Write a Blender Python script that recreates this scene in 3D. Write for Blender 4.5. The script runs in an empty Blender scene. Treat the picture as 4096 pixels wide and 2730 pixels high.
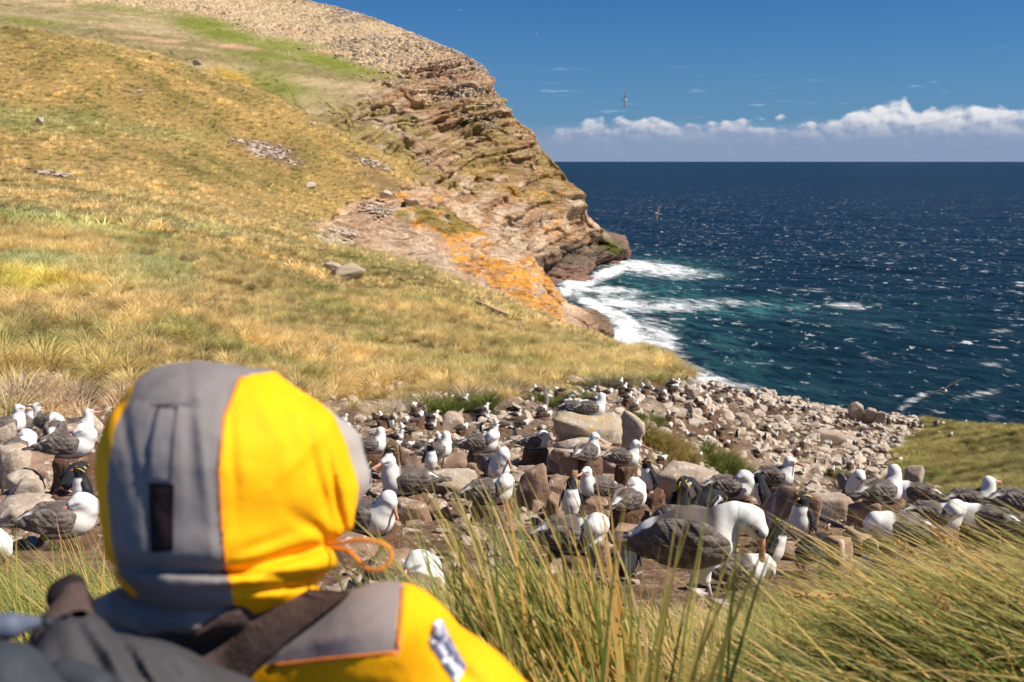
import bpy, bmesh, math, random
import numpy as np
from mathutils import Vector, Matrix, noise as mnoise
rnd = random.Random(7)
rng = np.random.default_rng(7)
sc = bpy.context.scene
COL = sc.collection
# ---------------------------------------------------------------- camera
LENS = 35.0
F = LENS / 36.0 * 1024.0
PITCH = math.radians(10.25)
CAMZ = 60.0
CP, SP = math.cos(PITCH), math.sin(PITCH)
cam_d = bpy.data.cameras.new('camera')
cam = bpy.data.objects.new('camera', cam_d); COL.objects.link(cam)
cam.location = (0, 0, CAMZ)
cam.rotation_euler = (math.radians(90) - PITCH, 0, 0)
cam_d.lens = LENS; cam_d.sensor_width = 36; cam_d.clip_start = 0.05; cam_d.clip_end = 200000
cam_d.dof.use_dof = True; cam_d.dof.focus_distance = 7.0; cam_d.dof.aperture_fstop = 4.3
sc.camera = cam
# ---------------------------------------------------------------- light
SUN_AZ = math.radians(104)      # clockwise from +Y, to the right and a little behind the camera
SUN_EL = math.radians(47)
sun_d = bpy.data.lights.new('sun', 'SUN')
sun_d.energy = 4.6; sun_d.angle = math.radians(0.53); sun_d.color = (1.0, 0.92, 0.80)
sun = bpy.data.objects.new('sun', sun_d); COL.objects.link(sun)
sdir = Vector((math.sin(SUN_AZ) * math.cos(SUN_EL), math.cos(SUN_AZ) * math.cos(SUN_EL), math.sin(SUN_EL)))
sun.rotation_euler = (-sdir).to_track_quat('-Z', 'Y').to_euler()
sun.location = (0, 0, 200)
sc.view_settings.view_transform = 'Standard'
sc.view_settings.look = 'None'
sc.view_settings.exposure = 0.58
sc.view_settings.gamma = 1.0
sc.render.engine = 'CYCLES'
sc.cycles.max_bounces = 5; sc.cycles.diffuse_bounces = 2; sc.cycles.glossy_bounces = 2
sc.cycles.transmission_bounces = 2; sc.cycles.transparent_max_bounces = 4
sc.cycles.use_adaptive_sampling = True; sc.cycles.adaptive_threshold = 0.02
sc.cycles.use_denoising = True
sc.cycles.caustics_reflective = False; sc.cycles.caustics_refractive = False


# ---------------------------------------------------------------- node helpers
class NT:
    def __init__(s, tree): s.t = tree; s.n = tree.nodes; s.l = tree.links
    def new(s, typ, **kw):
        n = s.n.new(typ)
        for k, v in kw.items(): setattr(n, k, v)
        return n
    def put(s, sock, val):
        if isinstance(val, (int, float)): sock.default_value = val
        elif isinstance(val, (tuple, list)):
            sock.default_value = tuple(val) + ((1.0,) if len(val) == 3 and len(sock.default_value) == 4 else ())
        else: s.l.new(val, sock)
    def m(s, op, a, b=None, c=None, clamp=False):
        n = s.new('ShaderNodeMath', operation=op); n.use_clamp = clamp
        s.put(n.inputs[0], a)
        if b is not None: s.put(n.inputs[1], b)
        if c is not None: s.put(n.inputs[2], c)
        return n.outputs[0]
    def ss(s, x, lo, hi):
        n = s.new('ShaderNodeMapRange', interpolation_type='SMOOTHSTEP')
        s.put(n.inputs['Value'], x); s.put(n.inputs['From Min'], lo); s.put(n.inputs['From Max'], hi)
        return n.outputs[0]
    def mr(s, x, lo, hi, a, b):
        n = s.new('ShaderNodeMapRange')
        s.put(n.inputs['Value'], x); s.put(n.inputs['From Min'], lo); s.put(n.inputs['From Max'], hi)
        s.put(n.inputs['To Min'], a); s.put(n.inputs['To Max'], b)
        return n.outputs[0]
    def mix(s, f, a, b, mode='MIX'):
        n = s.new('ShaderNodeMix', data_type='RGBA', blend_type=mode)
        n.clamp_factor = True
        s.put(n.inputs[0], f); s.put(n.inputs[6], a); s.put(n.inputs[7], b)
        return n.outputs[2]
    def noise(s, vec, scale, detail=4, rough=0.55, dist=0.0, out=0):
        n = s.new('ShaderNodeTexNoise')
        if vec is not None: s.l.new(vec, n.inputs['Vector'])
        n.inputs['Scale'].default_value = scale; n.inputs['Detail'].default_value = detail
        n.inputs['Roughness'].default_value = rough; n.inputs['Distortion'].default_value = dist
        return n.outputs[out]
    def vor(s, vec, scale, feature='F1', out=0, rand=1.0):
        n = s.new('ShaderNodeTexVoronoi', feature=feature)
        if vec is not None: s.l.new(vec, n.inputs['Vector'])
        n.inputs['Scale'].default_value = scale; n.inputs['Randomness'].default_value = rand
        return n.outputs[out]
    def mapping(s, vec, scale=(1, 1, 1), rot=(0, 0, 0), loc=(0, 0, 0)):
        n = s.new('ShaderNodeMapping'); s.l.new(vec, n.inputs[0])
        n.inputs['Location'].default_value = loc; n.inputs['Rotation'].default_value = rot; n.inputs['Scale'].default_value = scale
        return n.outputs[0]
    def ramp(s, x, stops, interp='LINEAR'):
        n = s.new('ShaderNodeValToRGB'); s.put(n.inputs[0], x)
        cr = n.color_ramp; cr.interpolation = interp
        while len(cr.elements) < len(stops): cr.elements.new(0.5)
        for e, (p, c) in zip(cr.elements, stops):
            e.position = p; e.color = tuple(c) + (1,) if not isinstance(c, (int, float)) else (c, c, c, 1)
        return n.outputs[0]
    def attr(s, name, out='Color'):
        n = s.new('ShaderNodeAttribute'); n.attribute_name = name
        return n.outputs[out]
    def geo(s, out='Position'): return s.new('ShaderNodeNewGeometry').outputs[out]
    def obj(s): return s.new('ShaderNodeTexCoord').outputs['Object']
    def bump(s, h, strength=0.3, dist=0.1, normal=None):
        n = s.new('ShaderNodeBump'); n.inputs['Strength'].default_value = strength; n.inputs['Distance'].default_value = dist
        s.l.new(h, n.inputs['Height'])
        if normal is not None: s.l.new(normal, n.inputs['Normal'])
        return n.outputs[0]


def material(name):
    m = bpy.data.materials.new(name); m.use_nodes = True
    t = NT(m.node_tree)
    b = [n for n in t.n if n.type == 'BSDF_PRINCIPLED'][0]
    return m, t, b


def simple_mat(name, col, rough=0.7, spec=0.3, var=0.15, scale=8.0, bump=0.0, bs=60, bd=0.01, coord='obj', sheen=0):
    m, t, b = material(name)
    v = t.obj() if coord == 'obj' else t.geo()
    n = t.noise(v, scale, 4, 0.6)
    lo = tuple(c * (1 - var) for c in col); hi = tuple(min(1, c * (1 + var)) for c in col)
    t.put(b.inputs['Base Color'], t.mix(n, lo, hi))
    b.inputs['Roughness'].default_value = rough; b.inputs['Specular IOR Level'].default_value = spec
    if bump: t.put(b.inputs['Normal'], t.bump(t.noise(v, bs, 4, 0.6), bump, bd))
    return m


# ---------------------------------------------------------------- sky
world = bpy.data.worlds.new('World'); sc.world = world; world.use_nodes = True
wt = NT(world.node_tree)
bg = [n for n in wt.n if n.type == 'BACKGROUND'][0]
SKY_STRENGTH = 0.085
sky = wt.new('ShaderNodeTexSky', sky_type='NISHITA')
sky.sun_disc = False; sky.sun_elevation = SUN_EL; sky.sun_rotation = SUN_AZ
sky.altitude = 60; sky.air_density = 1.0; sky.dust_density = 0.25; sky.ozone_density = 3.0
gen = wt.new('ShaderNodeTexCoord').outputs['Generated']
sep = wt.new('ShaderNodeSeparateXYZ'); wt.l.new(gen, sep.inputs[0])
az = wt.m('MULTIPLY', wt.m('ARCTAN2', sep.outputs[0], sep.outputs[1]), 57.2958)
el = wt.m('MULTIPLY', wt.m('ARCSINE', sep.outputs[2]), 57.2958)
comb = wt.new('ShaderNodeCombineXYZ')
wt.put(comb.inputs[0], az); wt.put(comb.inputs[1], wt.m('MULTIPLY', el, 1.35)); comb.inputs[2].default_value = 3.3
cv = comb.outputs[0]
# top of the cumulus bank as a function of the azimuth (degrees -> 0..1 over 360)
a01 = wt.mr(az, -180, 180, 0, 1)
fc = wt.new('ShaderNodeFloatCurve'); wt.put(fc.inputs[1], a01)
cu = fc.mapping.curves[0]
def A(d): return (d + 180) / 360
tops = [(-180, .36), (-120, .30), (-60, .36), (-20, .30), (-3, .28), (2.2, .29), (3.0, .38), (6.0, .40), (10.6, .385), (11.3, .34), (12.2, .39), (13.5, .36),
        (14.5, .40), (18.0, .41), (18.6, .50), (20.5, .56), (24.0, .54), (25.0, .43), (27.5, .40), (34, .42), (60, .36), (120, .33), (180, .36)]
pts = [(A(a), v) for a, v in tops]
cu.points[0].location = pts[0]; cu.points[1].location = pts[-1]
for p in pts[1:-1]:
    cu.points.new(p[0], p[1])
for p in cu.points: p.handle_type = 'VECTOR'
fc.mapping.use_clip = False; fc.mapping.update()
top = wt.m('MULTIPLY', fc.outputs[0], 6.0)
n1 = wt.noise(cv, 0.80, 6, 0.55, 0.15)
vb = wt.vor(wt.mapping(cv, (1, 1, 1)), 1.15, 'SMOOTH_F1')
nbig = wt.noise(wt.mapping(cv, (1, .3, 1), loc=(3.1, 0, 0)), 0.30, 2, .5)
lump0 = wt.m('MULTIPLY', wt.m('SUBTRACT', nbig, 0.52), 1.7)
lump = wt.m('ADD', lump0, wt.m('ADD', wt.m('MULTIPLY', wt.m('SUBTRACT', n1, 0.5), 1.35), wt.m('MULTIPLY', wt.m('SUBTRACT', 0.42, vb), 0.9)))
edge = wt.m('SUBTRACT', wt.m('ADD', top, lump), wt.m('ADD', el, 0.12))
mask0 = wt.ss(edge, 0.0, 0.36)
hz_m = wt.m('MULTIPLY', wt.m('SUBTRACT', 1.0, wt.ss(wt.m('ADD', el, wt.m('MULTIPLY', wt.m('SUBTRACT', n1, .5), 1.2)), 0.7, 2.3)), .85)
mask = wt.m('MAXIMUM', mask0, hz_m)
# sun-facing relief of the cloud: difference of the same noise shifted towards the sun (up and right)
n2 = wt.noise(wt.mapping(cv, loc=(0.22, 0.30, 0)), 0.80, 6, 0.55, 0.15)
rel = wt.m('SUBTRACT', n1, n2)
lit = wt.ss(wt.m('ADD', wt.m('MULTIPLY', rel, 3.4), wt.m('MULTIPLY', wt.m('SUBTRACT', el, 1.45), 0.42)), -0.55, 0.75)
k = 1.0 / SKY_STRENGTH
ccol = wt.mix(lit, (0.21 * k, 0.255 * k, 0.375 * k), (0.56 * k, 0.56 * k, 0.57 * k))
base_haze = (0.165 * k, 0.222 * k, 0.330 * k)
hz_f = wt.m('SUBTRACT', 1.0, wt.ss(el, 0.9, 2.6))
ccol = wt.mix(wt.m('MULTIPLY', hz_f, 0.95), ccol, base_haze)
thin = wt.noise(wt.mapping(cv, (0.35, 2.2, 1), loc=(4, 7, 0)), 0.9, 6, 0.62)
thinm = wt.m('MULTIPLY', wt.ss(thin, 0.60, 0.80), wt.m('MULTIPLY', wt.ss(el, 2.0, 3.2), wt.m('SUBTRACT', 1.0, wt.ss(el, 4.2, 6.5))))
skyc = wt.mix(1.0, sky.outputs[0], (0.16, 0.36, 0.60), 'MULTIPLY')
hor = wt.m('SUBTRACT', 1.0, wt.ss(el, -2.0, 9.0))
skyc = wt.mix(wt.m('MULTIPLY', hor, 0.6), skyc, (0.11 * k, 0.20 * k, 0.37 * k))
skyc = wt.mix(wt.m('MULTIPLY', thinm, 0.35), skyc, (0.6 * k, 0.66 * k, 0.8 * k))
skyc = wt.mix(mask, skyc, ccol)
wt.put(bg.inputs[0], skyc); bg.inputs[1].default_value = SKY_STRENGTH


# ---------------------------------------------------------------- maths
def ray(u, v):
    dx = (u - 512) / F; dy = -(v - 341) / F
    return np.array([dx, CP + dy * SP, -SP + dy * CP])

def wp(u, v, r):
    d = ray(u, v); h = math.hypot(d[0], d[1])
    return np.array([d[0] / h * r, d[1] / h * r, CAMZ + d[2] / h * r])

def proj(P):
    P = np.asarray(P, float)
    x, y, z = P[..., 0], P[..., 1], P[..., 2] - CAMZ
    f = y * CP - z * SP; up = y * SP + z * CP
    f = np.where(np.abs(f) < 1e-6, 1e-6, f)
    return 512 + F * x / f, 341 - F * up / f

def _hash(ix, iy, iz, seed):
    h = (ix.astype(np.int64) * 374761393 + iy.astype(np.int64) * 668265263 + iz.astype(np.int64) * 2147483647 + seed * 1274126177) & 0xFFFFFFFF
    h = ((h ^ (h >> 13)) * 1274126177) & 0xFFFFFFFF
    h = h ^ (h >> 16)
    return (h & 0xFFFFFF) / float(0xFFFFFF)

def vnoise(x, y, z=None, seed=0):
    x = np.asarray(x, float); y = np.asarray(y, float)
    z = np.zeros_like(x) if z is None else np.asarray(z, float)
    ix, iy, iz = np.floor(x), np.floor(y), np.floor(z)
    fx, fy, fz = x - ix, y - iy, z - iz
    fx = fx * fx * (3 - 2 * fx); fy = fy * fy * (3 - 2 * fy); fz = fz * fz * (3 - 2 * fz)
    r = 0
    for a in (0, 1):
        for b in (0, 1):
            for c in (0, 1):
                w = (fx if a else 1 - fx) * (fy if b else 1 - fy) * (fz if c else 1 - fz)
                r = r + w * _hash(ix + a, iy + b, iz + c, seed)
    return r * 2 - 1

def fbm(x, y, z=None, octv=4, seed=0, gain=0.5):
    a, s, t = 1.0, 0.0, 0.0
    k = 1.0
    for o in range(octv):
        s = s + a * vnoise(x * k + 17.3 * o, y * k - 9.1 * o, None if z is None else z * k + 5.7 * o, seed + o)
        t += a; a *= gain; k *= 2.03
    return s / t

def sstep(x, a, b):
    t = np.clip((x - a) / (b - a), 0, 1)
    return t * t * (3 - 2 * t)

# ---------------------------------------------------------------- terrain: crest and valley lines as (pixel column, pixel row, distance)
SEA = -60.0
def ptsuv(lst): return [(math.atan2(*wp(u, v, r)[:2]), r, wp(u, v, r)[2] - CAMZ) for u, v, r in lst]
def ptsz(lst): return [(math.atan2((u - 512) / F, CP), r, z) for u, r, z in lst]
rw = lambda v: -SEA / math.tan(PITCH - math.atan((341 - v) / F))
E2L = [(0, 30, 400), (58, 37, 410), (112, 47, 420), (152, 54, 425), (199, 72, 430), (234, 82, 430), (280, 100, 430), (315, 121, 425), (358, 140, 420), (397, 164, 415),
       (432, 187, 410), (461, 216, 395), (492, 235, 385), (522, 252, 372), (544, 274, 358), (561, 287, 348), (570, 300, 342), (596, 311, 338), (609, 324, 336), (616, 341, 332)]
C3L = [(0, -60, 850), (112, -40, 850), (199, -20, 830), (262, -2, 806), (283, -2, 800), (338, 10, 765), (370, 19, 748), (392, 27, 730), (432, 43, 698),
       (461, 53, 680), (478, 63, 665), (488, 73, 655), (496, 94, 640), (507, 107, 630), (518, 120, 620), (535, 131, 605), (540, 146, 602), (552, 158, 596), (561, 167, 590), (574, 187, 585),
       (585, 200, 584), (588, 218, 583), (605, 239, 590), (617, 247, 596), (627, 253, 600)]
def e2z(i): return [wp(*p)[2] - CAMZ for p in E2L][i]
V2L = []
for (u, v, r) in E2L:
    zz = wp(u, v, r)[2] - CAMZ
    V2L.append((u, r + 38, zz - 8 - 6 * (u > 350)) if u < 500 else (u, r + 42, max(-64, zz - 22 - (u - 500) * 0.6)))
CURVES = [
    ptsz([(0, .4, -1.15), (1024, .4, -1.15)]),
    ptsz([(0, 2.6, -1.50), (200, 2.6, -1.6), (380, 2.6, -1.66), (560, 2.6, -1.50), (700, 2.6, -1.62), (850, 2.6, -1.55), (1024, 2.6, -1.34), (1300, 2.6, -1.2)]),
    ptsz([(0, 5, -2.15), (250, 5, -2.35), (720, 5, -2.4), (900, 5, -2.3), (1024, 5, -2.15), (1300, 5, -2.0)]),
    ptsz([(0, 8.5, -3.0), (200, 8.5, -3.2), (500, 8.5, -3.4), (800, 8.5, -3.2), (1024, 8.5, -3.1)]),
    ptsz([(0, 14, -4.15), (150, 15, -4.5), (300, 17, -5.4), (350, 18, -5.6), (560, 18, -5.5), (640, 15, -5.1), (720, 13, -4.6), (900, 12, -4.2), (1024, 11, -4.0)]),
    ptsuv([(0, 432, 21), (150, 432, 24), (350, 452, 34), (450, 450, 36), (540, 452, 36), (620, 458, 36), (650, 474, 38), (700, 500, 44), (840, 506, 50), (930, 500, 50), (1024, 494, 46)]),
    ptsuv([(0, 420, 29), (100, 418, 30), (200, 417, 32), (300, 420, 36), (352, 421, 40), (420, 407, 44), (500, 402, 48), (545, 394, 52), (610, 392, 54), (660, 395, 56), (701, 405, 56), (760, 435, 66), (850, 450, 78), (930, 455, 80), (1024, 455, 66)]),
    ptsuv([(0, 185, 195), (100, 190, 205), (200, 205, 220), (297, 226, 245), (358, 246, 240), (421, 265, 232), (467, 284, 222), (514, 305, 205), (552, 321, 190), (580, 331, 172), (609, 344, 150), (641, 359, 115), (678, 375, 78), (701, 386, 62),
           (740, 392, 74), (775, 398, 90), (805, 406, 108), (853, 414, 116), (897, 420, 120), (923, 425, 116), (970, 428, 100), (1024, 433, 88)]),
    ptsuv([(0, 120, 275), (100, 130, 285), (200, 155, 295), (297, 208, 300), (358, 246, 290), (421, 267, 276), (467, 287, 266), (514, 308, 256), (552, 325, 250), (580, 338, 262), (603, 347, 298)])
    + ptsz([(616, 300, -63), (640, 150, -66), (680, 110, -66), (705, 92, -66), (740, 105, -66), (805, 140, -66), (860, 150, -66), (925, 148, -66), (1024, 120, -66)]),
    ptsuv(E2L) + ptsz([(621, 334, -66), (1024, 334, -66)]),
    ptsz(V2L) + ptsz([(1024, 380, -67)]),
    ptsuv([(0, 20, 500), (112, 36, 500), (199, 60, 500), (280, 84, 500), (358, 127, 500), (397, 150, 497), (432, 178, 493), (461, 210, 478), (492, 230, 470), (520, 256, 466), (536, 274, 470), (548, 282, 482),
           (564, 281.5, rw(281.5)), (577, 279, rw(279)), (590, 275, rw(275)), (600, 268.5, rw(268.5)), (614, 266, rw(266)), (627, 263.5, rw(263.5))]) + ptsz([(631, 600, -66), (1024, 600, -66)]),
    ptsuv([(0, -4, 610), (112, 8, 610), (199, 24, 610), (280, 42, 620), (358, 72, 600), (432, 110, 580), (461, 130, 568), (492, 152, 556), (529, 190, 540), (545, 212, 538), (564, 228, 540), (577, 240, 548), (590, 247, 560), (605, 252, 578), (614, 256, 585), (627, 260, 598)])
    + ptsz([(631, 610, -66), (1024, 610, -66)]),
    ptsuv(C3L) + ptsz([(630, 612, -62), (633, 614, -67), (1024, 614, -67)]),
    ptsz([(0, 1100, 60), (300, 1050, 0), (400, 1000, -64), (1024, 900, -70)]),
]
CA = []
for c in CURVES:
    c = sorted(c); a = np.array(c)
    # keep azimuths strictly increasing
    for i in range(1, len(a)): a[i, 0] = max(a[i, 0], a[i - 1, 0] + 1e-5)
    CA.append(a)
NK = len(CA)

def knots(az):
    R = np.stack([np.interp(az, a[:, 0], a[:, 1]) for a in CA])
    Z = np.stack([np.interp(az, a[:, 0], a[:, 2]) for a in CA])
    for k in range(1, NK): R[k] = np.maximum(R[k], R[k - 1] + 0.5)
    return R, Z

def smooth_cols(a, n):
    k = np.array([1, 2, 3, 2, 1.0]); k /= k.sum()
    for _ in range(n):
        p = np.pad(a, ((0, 0), (2, 2)), mode='edge'); a = sum(k[i] * p[:, i:i + a.shape[1]] for i in range(5))
    return a

def slopes(R, Z):
    h = np.diff(R, axis=0); d = np.diff(Z, axis=0) / h
    M = np.zeros_like(R)
    M[0] = d[0]; M[-1] = d[-1]
    for k in range(1, NK - 1):
        w1 = 2 * h[k] + h[k - 1]; w2 = h[k] + 2 * h[k - 1]
        same = (d[k - 1] * d[k]) > 0
        with np.errstate(divide='ignore', invalid='ignore'):
            mm = (w1 + w2) / (w1 / d[k - 1] + w2 / d[k])
        M[k] = np.where(same, mm, 0)
    return M

def hermite(r, r0, r1, z0, z1, m0, m1):
    h = r1 - r0; t = np.clip((r - r0) / h, 0, 1); t2 = t * t; t3 = t2 * t
    return (2 * t3 - 3 * t2 + 1) * z0 + (t3 - 2 * t2 + t) * h * m0 + (-2 * t3 + 3 * t2) * z1 + (t3 - t2) * h * m1

def rough_z(x, y, r):
    a = 0.05 * sstep(r, 2, 6) + 0.10 * sstep(r, 8, 20) + 0.25 * sstep(r, 25, 60) + 0.9 * sstep(r, 80, 260)
    n = fbm(x * 0.9, y * 0.9, octv=3, seed=3) * np.minimum(a, 0.3)
    n = n + fbm(x * 0.16, y * 0.16, octv=3, seed=11) * 0.5 * sstep(r, 20, 60) + fbm(x * 0.035, y * 0.035, octv=3, seed=12) * 1.6 * sstep(r, 70, 200)
    return n

def hz(x, y):
    """height of the ground at any place (world z)"""
    x = np.atleast_1d(np.asarray(x, float)); y = np.atleast_1d(np.asarray(y, float))
    r = np.hypot(x, y); az = np.arctan2(x, y)
    R, Z = knots(az); M = slopes(R, Z)
    out = Z[-1].copy()
    for k in range(NK - 1):
        s = (r >= R[k]) & (r < R[k + 1])
        if s.any(): out[s] = hermite(r[s], R[k][s], R[k + 1][s], Z[k][s], Z[k + 1][s], M[k][s], M[k + 1][s])
    s = r < R[0]; out[s] = Z[0][s]
    return out + rough_z(x, y, r) + CAMZ

def hit(u, v, lift=0.0, r0=1.5, r1=440.0, n=900):
    """first place where the sight line through (u, v) meets the ground raised by lift"""
    d = ray(u, v); h = math.hypot(d[0], d[1])
    r = np.geomspace(r0, r1, n)
    z = hz(d[0] / h * r, d[1] / h * r) + lift
    s = np.where(z >= CAMZ + d[2] / h * r)[0]
    if len(s) == 0: return None
    rr = r[s[0]]
    if s[0] > 0:
        a, b = s[0] - 1, s[0]
        fa = CAMZ + d[2] / h * r[a] - z[a]; fb = z[b] - (CAMZ + d[2] / h * r[b])
        rr = r[a] + (r[b] - r[a]) * fa / max(fa + fb, 1e-9)
    return wp(u, v, rr)

def blob(U, V, lst):
    m = np.zeros_like(U)
    for (u, v, a, b, ang, w) in lst:
        c, s = math.cos(math.radians(ang)), math.sin(math.radians(ang))
        du, dv = U - u, V - v
        p = (du * c + dv * s) / a; q = (-du * s + dv * c) / b
        m = np.maximum(m, w * np.exp(-(p * p + q * q) ** 1.5))
    return m

def poly_mask(U, V, P):
    inside = np.zeros(U.shape, bool)
    n = len(P)
    for i in range(n):
        x1, y1 = P[i]; x2, y2 = P[(i + 1) % n]
        if y1 == y2: continue
        c = ((y1 > V) != (y2 > V)) & (U < (x2 - x1) * (V - y1) / (y2 - y1) + x1)
        inside ^= c
    return inside

def mesh_from(name, verts, faces, mat=None, smooth=True):
    me = bpy.data.meshes.new(name)
    verts = np.asarray(verts, np.float32); faces = np.asarray(faces, np.int32)
    me.vertices.add(len(verts)); me.vertices.foreach_set('co', verts.ravel())
    nf, k = faces.shape
    me.loops.add(nf * k); me.loops.foreach_set('vertex_index', faces.ravel())
    me.polygons.add(nf); me.polygons.foreach_set('loop_start', np.arange(0, nf * k, k, dtype=np.int32))
    try: me.polygons.foreach_set('loop_total', np.full(nf, k, np.int32))
    except Exception: pass
    me.polygons.foreach_set('use_smooth', np.full(nf, smooth))
    me.update(calc_edges=True)
    if mat: me.materials.append(mat)
    return me

def set_col(me, name, arr):
    a = me.color_attributes.new(name, 'FLOAT_COLOR', 'POINT')
    arr = np.asarray(arr, np.float32)
    if arr.shape[1] == 3: arr = np.hstack([arr, np.ones((len(arr), 1), np.float32)])
    a.data.foreach_set('color', arr.ravel())

def link(name, me, parent=None, label=None, cat=None, group=None, kind=None, loc=None):
    o = bpy.data.objects.new(name, me); COL.objects.link(o)
    if parent is not None: o.parent = parent
    if loc is not None: o.location = loc
    if label: o['label'] = label
    if cat: o['category'] = cat
    if group: o['group'] = group
    if kind: o['kind'] = kind
    return o

# terrain grid
us = np.concatenate([np.linspace(-2600, -60, 40, endpoint=False), np.arange(-60, 1084, 1.3), np.linspace(1084, 3600, 40)])
AZ = np.arctan2((us - 512) / F, CP)
SEG = [8, 14, 18, 20, 12, 44, 84, 40, 100, 6, 50, 140, 140, 6]
R, Z = knots(AZ)
for k_ in (7, 11, 12):
    lim = 520 if k_ > 8 else 260
    w_ = 1 - sstep(us, lim - 30, lim)
    R[k_] = R[k_] * (1 - w_) + smooth_cols(R[k_:k_ + 1], 40)[0] * w_; Z[k_] = Z[k_] * (1 - w_) + smooth_cols(Z[k_:k_ + 1], 40)[0] * w_
w_ = (us < 500); Rs, Zs = smooth_cols(R[13:14], 6)[0], smooth_cols(Z[13:14], 6)[0]; R[13] = np.where(w_, Rs, R[13]); Z[13] = np.where(w_, Zs, Z[13])
M = slopes(R, Z)
rows_r, rows_z, rows_s = [], [], []
for k in range(NK - 1):
    n = SEG[k]
    for i in range(n + (1 if k == NK - 2 else 0)):
        t = i / n
        if k in (11, 12): t = t
        r = R[k] + (R[k + 1] - R[k]) * t
        rows_r.append(r); rows_z.append(hermite(r, R[k], R[k + 1], Z[k], Z[k + 1], M[k], M[k + 1])); rows_s.append(k + t)
GR = np.array(rows_r); GZ = np.array(rows_z); GS = np.array(rows_s)
GX = GR * np.sin(AZ)[None, :]; GY = GR * np.cos(AZ)[None, :]
RZ = rough_z(GX.ravel(), GY.ravel(), GR.ravel()).reshape(GX.shape)
S2 = np.repeat(GS[:, None], GX.shape[1], 1)
farw = sstep(S2, 9.5, 10.5)
GZw = GZ + RZ * (1 - 0.5 * farw) + CAMZ
U0, V0 = proj(np.stack([GX, GY, GZw], -1))
# how rocky each place is: the crag between the hill and the headland, and the headland's face
crag_poly = [(300, 224), (330, 222), (350, 205), (388, 190), (415, 180), (440, 190), (470, 218), (520, 250), (545, 270), (565, 290), (600, 308), (622, 330), (625, 350), (600, 345), (560, 332), (514, 308), (467, 289), (421, 270), (358, 249)]
nz = fbm(GX * 0.03, GY * 0.03, GZw * 0.05, 4, 21)
Un, Vn = U0 + nz * 12, V0 + nz * 7
crag = poly_mask(Un, Vn, crag_poly).astype(float) * (S2 > 7.02) * (S2 < 9.6)
crag = np.maximum(crag, ((S2 > 7.05) & (S2 < 9.6) & (U0 > 500)).astype(float))
def blur(a, n=2):
    for _ in range(n):
        a = (a + np.roll(a, 1, 0) + np.roll(a, -1, 0)) / 3; a = (a + np.roll(a, 1, 1) + np.roll(a, -1, 1)) / 3
    return a
crag = blur(crag, 2)
edge_line = np.interp(V0, [0, 55, 80, 95, 120, 150, 180, 230, 290], [480, 440, 390, 335, 322, 345, 400, 440, 490])
face = sstep(U0 - edge_line + nz * 40, -45, 45) * (S2 > 10.2)
rocky = np.clip(crag + face, 0, 1)
rocky = np.maximum(rocky, 0.35 * farw)
# bedding: tilted, warped layers; push each layer in or out
bx = GX * 0.94 + GY * 0.2
warp = fbm(GX * 0.012, GY * 0.012, GZw * 0.02, 3, 31) * 14
bed = GZw - bx * 0.30 + warp + 0.0012 * (bx - 20) ** 2 * 0.5
def layers(b, s, seed):
    q = b / s; i = np.floor(q); f = q - i
    a = _hash(i, i * 0, i * 0, seed); c = _hash(i + 1, i * 0, i * 0, seed)
    return a + (c - a) * sstep(f, 0.72, 1.0) - 0.5
along = fbm(bx * 0.05, bed * 0.35, GY * 0.01, 4, 41)
lay = layers(bed, 7.0, 5) * 6.5 + layers(bed + 1.5 * along, 2.6, 6) * 4.4 + layers(bed + along, 1.1, 8) * 1.3
blocky = fbm(bx * 0.10, bed * 0.16, GY * 0.05, 5, 51, 0.55) * 4.5 + fbm(bx * 0.35, bed * 0.6, GY * 0.1, 3, 52) * 1.6
blocky = blocky - np.abs(fbm(bx * .07, bed * .22, GY * .03, 4, 58)) * 5.0 - np.clip(.10 - np.abs(fbm(bx * .05, bed * .03, GY * .04, 3, 59)), 0, 1) * 28
gull = -np.clip(fbm(GX * 0.02, GY * 0.02, GZw * 0.012, 4, 57) - .05, 0, 1) * 16
off = (lay + blocky + gull * (S2 > 10.2)) * rocky * np.where(S2 > 10.2, 1.15, 0.85)
off = off * sstep(S2, 7.0, 7.6)
off = off * (1 - sstep(S2, 12.93, 13.0) * 0.75)
ox, oy = 0.55, -0.80      # the faces look to the right and towards us
GX2 = GX + off * ox; GY2 = GY + off * oy; GZ2 = GZw + off * 0.22
# crevices for the hill: sod bank with bare stones
nrow, ncol = GX.shape
P3 = np.stack([GX2, GY2, GZ2], -1)
U, V = proj(P3)
# ---- ground colours (surface colours of soil, turf, stone, lichen)
def C(*a): return np.array(a)
straw = C(.40, .27, .095); olive = C(.165, .135, .034); green = C(.085, .125, .020); dirt = C(.125, .082, .052)
scree = C(.46, .345, .215); tanrock = C(.335, .205, .115); pale = C(.47, .37, .27); lich = C(.58, .26, .035); wetrock = C(.060, .048, .040); soil = C(.135, .083, .052)
n_a = fbm(GX2 * 0.05, GY2 * 0.05, GZ2 * 0.05, 5, 61)[..., None]; n_b = fbm(GX2 * 0.4, GY2 * 0.4, GZ2 * 0.4, 4, 62)[..., None]
n_c = fbm(bx * 0.06, bed * 0.5, GY * 0.02, 4, 63)[..., None]
n_h = fbm(GX2 * 0.012, GZ2 * 0.15, octv=4, seed=64)[..., None]   # streaks along the contour
def lerp(a, b, t): return a + (b - a) * t
S3 = S2[..., None]
colr = np.ones(GX.shape + (3,)) * straw
colr = lerp(colr, olive, sstep(n_a, -0.1, 0.5) * 0.75)
colr = lerp(colr, straw * 1.12, sstep(n_b, 0.1, 0.7) * 0.5)
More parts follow.
